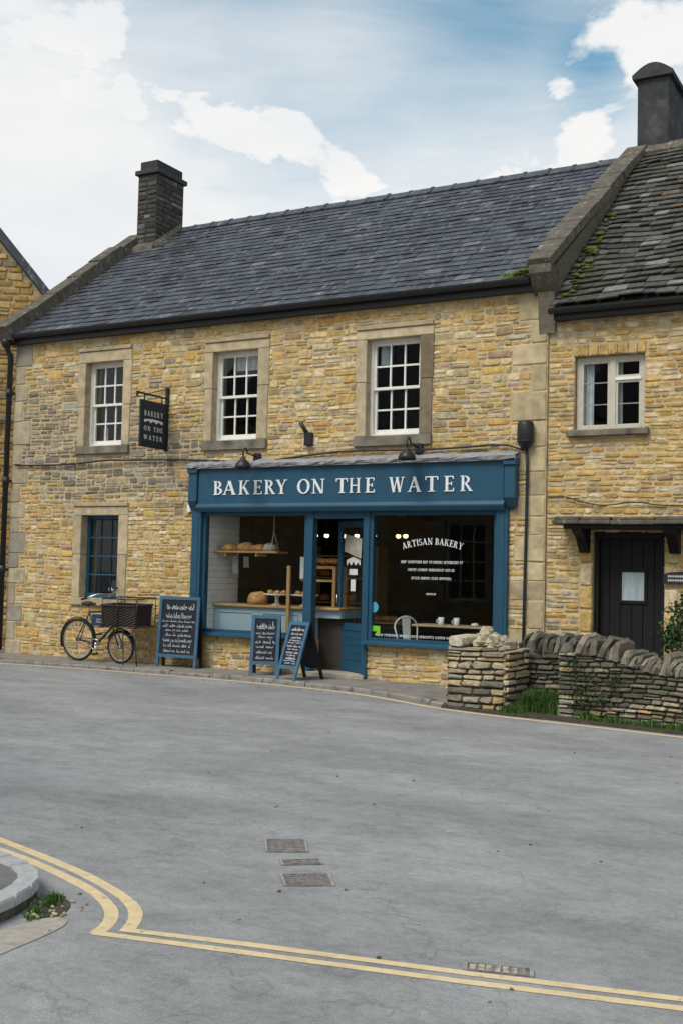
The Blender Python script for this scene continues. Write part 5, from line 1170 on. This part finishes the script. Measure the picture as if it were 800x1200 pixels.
# ------------------------------------------------------------------ covers in the road
def covers():
    rc_ = random.Random(91)
    def cover(q, label, rows, group=None, m='iron_cover', cols=4):
        t = thing('manhole_cover', (sum(p[0] for p in q)/4, sum(p[1] for p in q)/4, RZ), label, 'manhole cover', group); P = [Vector((*p, 0)) for p in q]; c = sum(P, Vector())/4
        def quad(a, b, s, e, z0, z1, mm, nm):
            f = lambda u, v: (P[0].lerp(P[1], u)).lerp(P[3].lerp(P[2], u), v)
            mb = MB(); k = [f(a, s), f(b, s), f(b, e), f(a, e)]; mb.hexa([(p.x, p.y, z0) for p in k]+[(p.x, p.y, z1) for p in k]); return mb.build(nm, mm, t)
        quad(0, 1, 0, 1, RZ-.02, RZ+.003, 'iron_pit', 'recess')
        quad(0, .06, 0, 1, RZ, RZ+.009, 'iron_frame', 'rim'); quad(.94, 1, 0, 1, RZ, RZ+.009, 'iron_frame', 'rim'); quad(.06, .94, 0, .06, RZ, RZ+.008, 'iron_cover', 'rim'); quad(.06, .94, .94, 1, RZ, RZ+.008, 'iron_cover', 'rim')
        for i in range(rows):
            for j in range(cols):
                w = .82/cols; r = rc_.uniform(-.12, .12)*w; quad(.09+w*j+max(0, r), .09+w*(j+.8)+min(0, r), .1+.8*i/rows, .1+.8*(i+.72)/rows, RZ, RZ+.007+rc_.uniform(-.002, .001), m, 'tread')
    cover([(4.63, -9.13), (4.84, -8.99), (5.01, -9.24), (4.80, -9.38)], 'square rusty cover, farthest from the double yellow lines', 4)
    cover([(4.97, -9.5), (5.15, -9.345), (5.22, -9.43), (5.04, -9.585)], 'narrow iron cover between two square road covers', 2)
    cover([(5.13, -9.75), (5.35, -9.59), (5.49, -9.78), (5.27, -9.93)], 'square rusty cover, nearest the double yellow lines', 4)
    cover([(6.52, -10.50), (6.80, -10.42), (6.83, -10.50), (6.55, -10.58)], 'small cover streaked with yellow paint beside the double lines', 3, m='worn_paint', cols=7)
covers()

# ------------------------------------------------------------------ chalkboards
def scribble(mb, rng, x0, x1, z0, z1, rows, fn, dense=1.0):
    # cursive chalk: looped strokes of uneven size in centred lines, a flourish or two, some bigger words
    hs = [rng.choice((.7, .8, 1.0, 1.0, 1.5)) for _ in range(rows)]; hs[0] = 1.9
    tot = sum(hs); z = z1; W = x1-x0
    def stroke(pts, wd):
        for k, (a, b) in enumerate(zip(pts, pts[1:])):
            d = Vector((b[0]-a[0], b[1]-a[1]))
            if d.length < 1e-5: continue
            d.normalize(); w = wd*(.55+.6*abs(d.y)); nx, ny = -d.y*w, d.x*w
            mb.add([fn(a[0]+nx, a[1]+ny), fn(b[0]+nx, b[1]+ny), fn(b[0]-nx, b[1]-ny), fn(a[0]-nx, a[1]-ny)], [(0, 1, 2, 3)])
    for r in range(rows):
        h = (z1-z0)*hs[r]/tot; zb = z-h*.86; z -= h
        ind = rng.uniform(.0, .16)*W; x = x0+ind; end = x1-ind*rng.uniform(.4, 1.2)
        while x < end-.02:
            wl = min(rng.uniform(.05, .15)*(.7+.3*hs[r]), end-x); n = max(4, int(wl/(.0045*(.7+.3*hs[r])))); pts = []; ph = rng.uniform(0, 6); q = rng.uniform(1.25, 1.7); tall = {rng.randrange(n+1) for _ in range(max(1, n//7))}
            for k in range(n+1):
                a = ph+k*q; hh = h*(.34+.1*math.sin(k*.7+ph)); up = .55 if k in tall else 0
                pts.append((x+wl*k/n-.006*hs[r]*math.sin(a), zb+hh*(.5+.5*math.cos(a))+up*h*rng.uniform(.3, .8)))
            stroke(pts, .0026*dense*(.75+.3*hs[r])); x += wl+rng.uniform(.016, .034)
        if rng.random() < .3: stroke([(x0+W*.2+W*.6*k/10, zb-h*.06+.006*math.sin(k*1.1)) for k in range(11)], .002*dense)
def a_board(loc, rz, w, h, label, seed, rows, splay=.16, leg=.16, bg='chalkboard', dense=1.0):
    rng = random.Random(seed); t = thing('chalkboard_sign', (0, 0, 0), label, 'chalkboard', 'pavement chalkboards')
    def leaf(sgn, m):
        f = .05; sl = splay/h                                           # leaf leans: y = sgn*(splay*(1 - z/h)) in front (negative y = street)
        yy = lambda z: sgn*(splay*(1-z/h)+.012)
        def bar(x0, x1, z0, z1, t0, t1, nm, mm):
            mb = MB(); mb.hexa([(x0, yy(z0)+t0, z0), (x1, yy(z0)+t0, z0), (x1, yy(z0)+t1, z0), (x0, yy(z0)+t1, z0), (x0, yy(z1)+t0, z1), (x1, yy(z1)+t0, z1), (x1, yy(z1)+t1, z1), (x0, yy(z1)+t1, z1)]); return mb.build(nm, mm, t, local=True)
        bar(-w/2, -w/2+f, 0, h, -.014, .014, 'leg', m); bar(w/2-f, w/2, 0, h, -.014, .014, 'leg', m); bar(-w/2+f, w/2-f, h-f, h, -.013, .013, 'rail', m); bar(-w/2+f, w/2-f, leg, leg+f, -.013, .013, 'rail', m)
        b = bar(-w/2+f, w/2-f, leg+f, h-f, -.004, .006, 'board', bg)
        if sgn < 0:
            mb = MB(); scribble(mb, rng, -w/2+f+.015, w/2-f-.015, leg+f+.02, h-f-.02, rows, lambda x, z: (x, yy(z)-.0052, z), dense); o = mb.build('chalk_writing', 'chalk', None, local=True, kind='stuff'); o.parent = t
    leaf(-1, 'blue_board'); leaf(1, 'timber_dark')
    mb = MB(); mb.tube([(-w/2+.03, -.02, h-.03), (-w/2+.03, .02, h-.03)], .012, 6); mb.tube([(w/2-.03, -.02, h-.03), (w/2-.03, .02, h-.03)], .012, 6); mb.build('hinge', 'chrome', t, local=True)
    t.location = loc; t.rotation_euler = (0, 0, rz)
a_board((-2.76, -.28, -.066), R(2), .78, 1.13, 'largest blue framed chalkboard standing beside the bicycle', 1, 9, splay=.075)
a_board((-1.06, -.36, -.066), R(24), .44, .90, 'small upright blue chalkboard behind a leaning one, before the plinth', 2, 7, splay=.17)
a_board((-.28, -.64, -.066), R(-16), .42, .84, 'narrow blue chalkboard by the kerb filled with dense chalk writing', 3, 12, splay=.27, dense=1.5)

# ------------------------------------------------------------------ delivery bicycle
def bicycle():
    t = thing('delivery_bicycle', (0, 0, 0), 'black delivery bicycle with big wicker front basket against the wall', 'bicycle')
    B = lambda mb, nm, m, p=None: mb.build(nm, m, p or t, local=True)
    def wheel(cx, r, nm):
        w = bpy.data.objects.new(nm, None); C.objects.link(w); w.parent = t
        ring = lambda rad, n=30: [(cx+rad*math.cos(6.2832*k/n), 0, r+rad*math.sin(6.2832*k/n)) for k in range(n)]
        mb = MB(); mb.tube(ring(r-.022), .022, 8, closed=True); B(mb, 'tyre', 'rubber', w)
        mb = MB(); mb.tube(ring(r-.046), .011, 6, closed=True); B(mb, 'rim', 'tyre_wall', w)
        mb = MB(); mb.tube([(cx, -.045, r), (cx, .045, r)], .022, 8); B(mb, 'hub', 'chrome', w)
        mb = MB()
        for k in range(20): a = 6.2832*k/20; s = (-1)**k; mb.tube([(cx, s*.03, r), (cx+(r-.05)*math.cos(a), 0, r+(r-.05)*math.sin(a))], .0018, 4)
        B(mb, 'spokes', 'chrome', w)
        mb = MB(); a0, a1 = (.25, 3.5) if nm == 'rear_wheel' else (.2, 2.7); n = 16
        vs = []
        for k in range(n+1):
            a = a0+(a1-a0)*k/n; q = r+.018; vs += [(cx+q*math.cos(a), -.03, r+q*math.sin(a)-.006), (cx+(q+.012)*math.cos(a), 0, r+(q+.012)*math.sin(a)), (cx+q*math.cos(a), .03, r+q*math.sin(a)-.006)]
        mb.add(vs, [(3*k+j, 3*k+3+j, 3*k+4+j, 3*k+1+j) for k in range(n) for j in (0, 1)], None, True); B(mb, 'mudguard', 'bike_black', w)
    R1, R2, wb = .355, .275, .90
    wheel(0, R1, 'rear_wheel'); wheel(wb, R2, 'front_wheel')
    bb = (.40, 0, .30); st = (.24, 0, .82); hd = (.70, 0, .86); hb = (.745, 0, .62)
    mb = MB()
    for a, b, r in ((bb, st, .016), (st, hd, .016), (hb, bb, .020), (hd, hb, .020), (hb, (wb+.02, 0, R2+.30), .014)): mb.tube([a, b], r, 8)
    for s in (-1, 1): mb.tube([bb, (0, s*.05, R1)], .009, 6); mb.tube([st, (0, s*.05, R1)], .009, 6); mb.tube([(.77, s*.045, .60), (wb, s*.055, R2)], .011, 6)
    B(mb, 'frame', 'bike_black')
    mb = MB(); mb.tube([st, (.205, 0, .93)], .012, 8); B(mb, 'seat_post', 'chrome')
    mb = MB(); mb.blob((.20, 0, .965), (.135, .085, .035), random.Random(1), .05, 12, 7); mb.blob((.32, 0, .962), (.07, .03, .025), random.Random(1), .05, 10, 6); B(mb, 'saddle', 'leather')
    mb = MB(); mb.tube([hd, (.66, 0, 1.12)], .013, 8); mb.tube([(.34, -.29, 1.06), (.46, -.28, 1.09), (.60, -.20, 1.15), (.66, -.06, 1.13), (.66, .06, 1.13), (.66, .22, 1.19), (.60, .29, 1.22), (.50, .30, 1.22)], .013, 8); B(mb, 'handlebar', 'chrome')
    for s in (-1, 1): mb = MB(); mb.tube([(.32, -.29, 1.055), (.44, -.282, 1.085)] if s < 0 else [(.48, .30, 1.22), (.60, .29, 1.22)], .019, 8); B(mb, 'grip', 'rubber')
    mb = MB(); mb.box(.30, .66, -.006, .006, .60, .795); B(mb, 'advert_plate', 'bike_sign')
    mb = MB(); scribble(mb, random.Random(3), .36, .62, .655, .745, 2, lambda x, z: (x, -.0068, z), 1.6); B(mb, 'plate_lettering', 'chalk')['kind'] = 'stuff'
    mb = MB(); mb.tube([(bb[0], -.05, bb[2]), (bb[0], .05, bb[2])], .028, 10); n = 24
    mb.tube([(bb[0]+.085*math.cos(6.2832*k/n), -.055, bb[2]+.085*math.sin(6.2832*k/n)) for k in range(n)], .008, 6, closed=True)
    mb.tube([(bb[0], -.065, bb[2]), (bb[0]+.06, -.075, bb[2]-.15)], .009, 6); mb.tube([(bb[0], .065, bb[2]), (bb[0]-.06, .075, bb[2]+.15)], .009, 6); B(mb, 'crank', 'chrome')
    for s in (-1, 1): mb = MB(); cx, cz = bb[0]-s*.06, bb[2]+s*.15; mb.box(cx-.045, cx+.045, s*.08 if s > 0 else -.16, .16 if s > 0 else -.08, cz-.012, cz+.012); B(mb, 'pedal', 'rubber')
    mb = MB(); mb.tube([(bb[0], -.055, bb[2]+.085), (0, -.055, R1+.035)], .005, 5); mb.tube([(bb[0], -.055, bb[2]-.085), (0, -.055, R1-.035)], .005, 5); B(mb, 'chain', 'rubber')
    # carrier frame, basket and prop stand
    mb = MB(); x0, x1, y0, y1 = .66, 1.40, -.24, .24
    for z in (.62,): mb.tube([(x0, y0, z), (x1, y0, z), (x1, y1, z), (x0, y1, z)], .010, 6, closed=True)
    mb.tube([(x0+.06, y0, 1.08), (x1+.03, y0, 1.08), (x1+.03, y1, 1.08), (x0+.06, y1, 1.08)], .011, 6, closed=True)
    for x in (x0+.06, (x0+x1)/2, x1+.03):
        for y in (y0, y1): mb.tube([(x, y, 1.08), (x-.02, y, .62)], .008, 6)
    B(mb, 'carrier_frame', 'bike_black')
    mb = MB(); bx0, bx1, z0, z1 = x0+.01, x1-.02, .63, .97
    n = 15; rows = []
    per = [(bx0+(bx1-bx0)*k/12, y0+.02) for k in range(13)]+[(bx1, y0+.02+(y1-y0-.04)*k/8) for k in range(1, 9)]+[(bx1-(bx1-bx0)*k/12, y1-.02) for k in range(1, 13)]+[(bx0, y1-.02-(y1-y0-.04)*k/8) for k in range(1, 8)]
    vs = []; m = len(per); cx, cy = (bx0+bx1)/2, 0
    for j in range(n+1):
        z = z0+(z1-z0)*j/n; tp = .93+.07*j/n
        for k, (x, y) in enumerate(per):
            o = .010*(1 if (k+j) % 2 else -1); d = Vector((x-cx, y-cy)); d.normalize(); vs.append((cx+(x-cx)*tp+d.x*o, cy+(y-cy)*tp+d.y*o, z))
    fs = [(j*m+k, j*m+(k+1) % m, (j+1)*m+(k+1) % m, (j+1)*m+k) for j in range(n) for k in range(m)]+[tuple(range(m))[::-1]]
    mb.add(vs, fs); bk = B(mb, 'basket', 'wicker')
    mb = MB(); mb.tube([(cx+(x-cx), cy+(y-cy), z1) for x, y in per], .018, 6, closed=True); mb.build('basket_rim', 'wicker', bk, local=True)
    mb = MB(); mb.tube([(1.10, -.20, .62), (1.13, -.22, .0), (1.15, -.22, .0)], .010, 6); mb.tube([(1.34, -.20, .62), (1.40, -.22, .0)], .010, 6); mb.tube([(1.105, -.205, .50), (1.35, -.205, .50)], .008, 6); B(mb, 'prop_stand', 'bike_black')
    t.location = (-4.74, -.43, -.066); t.rotation_euler = (R(3), 0, R(1))
bicycle()
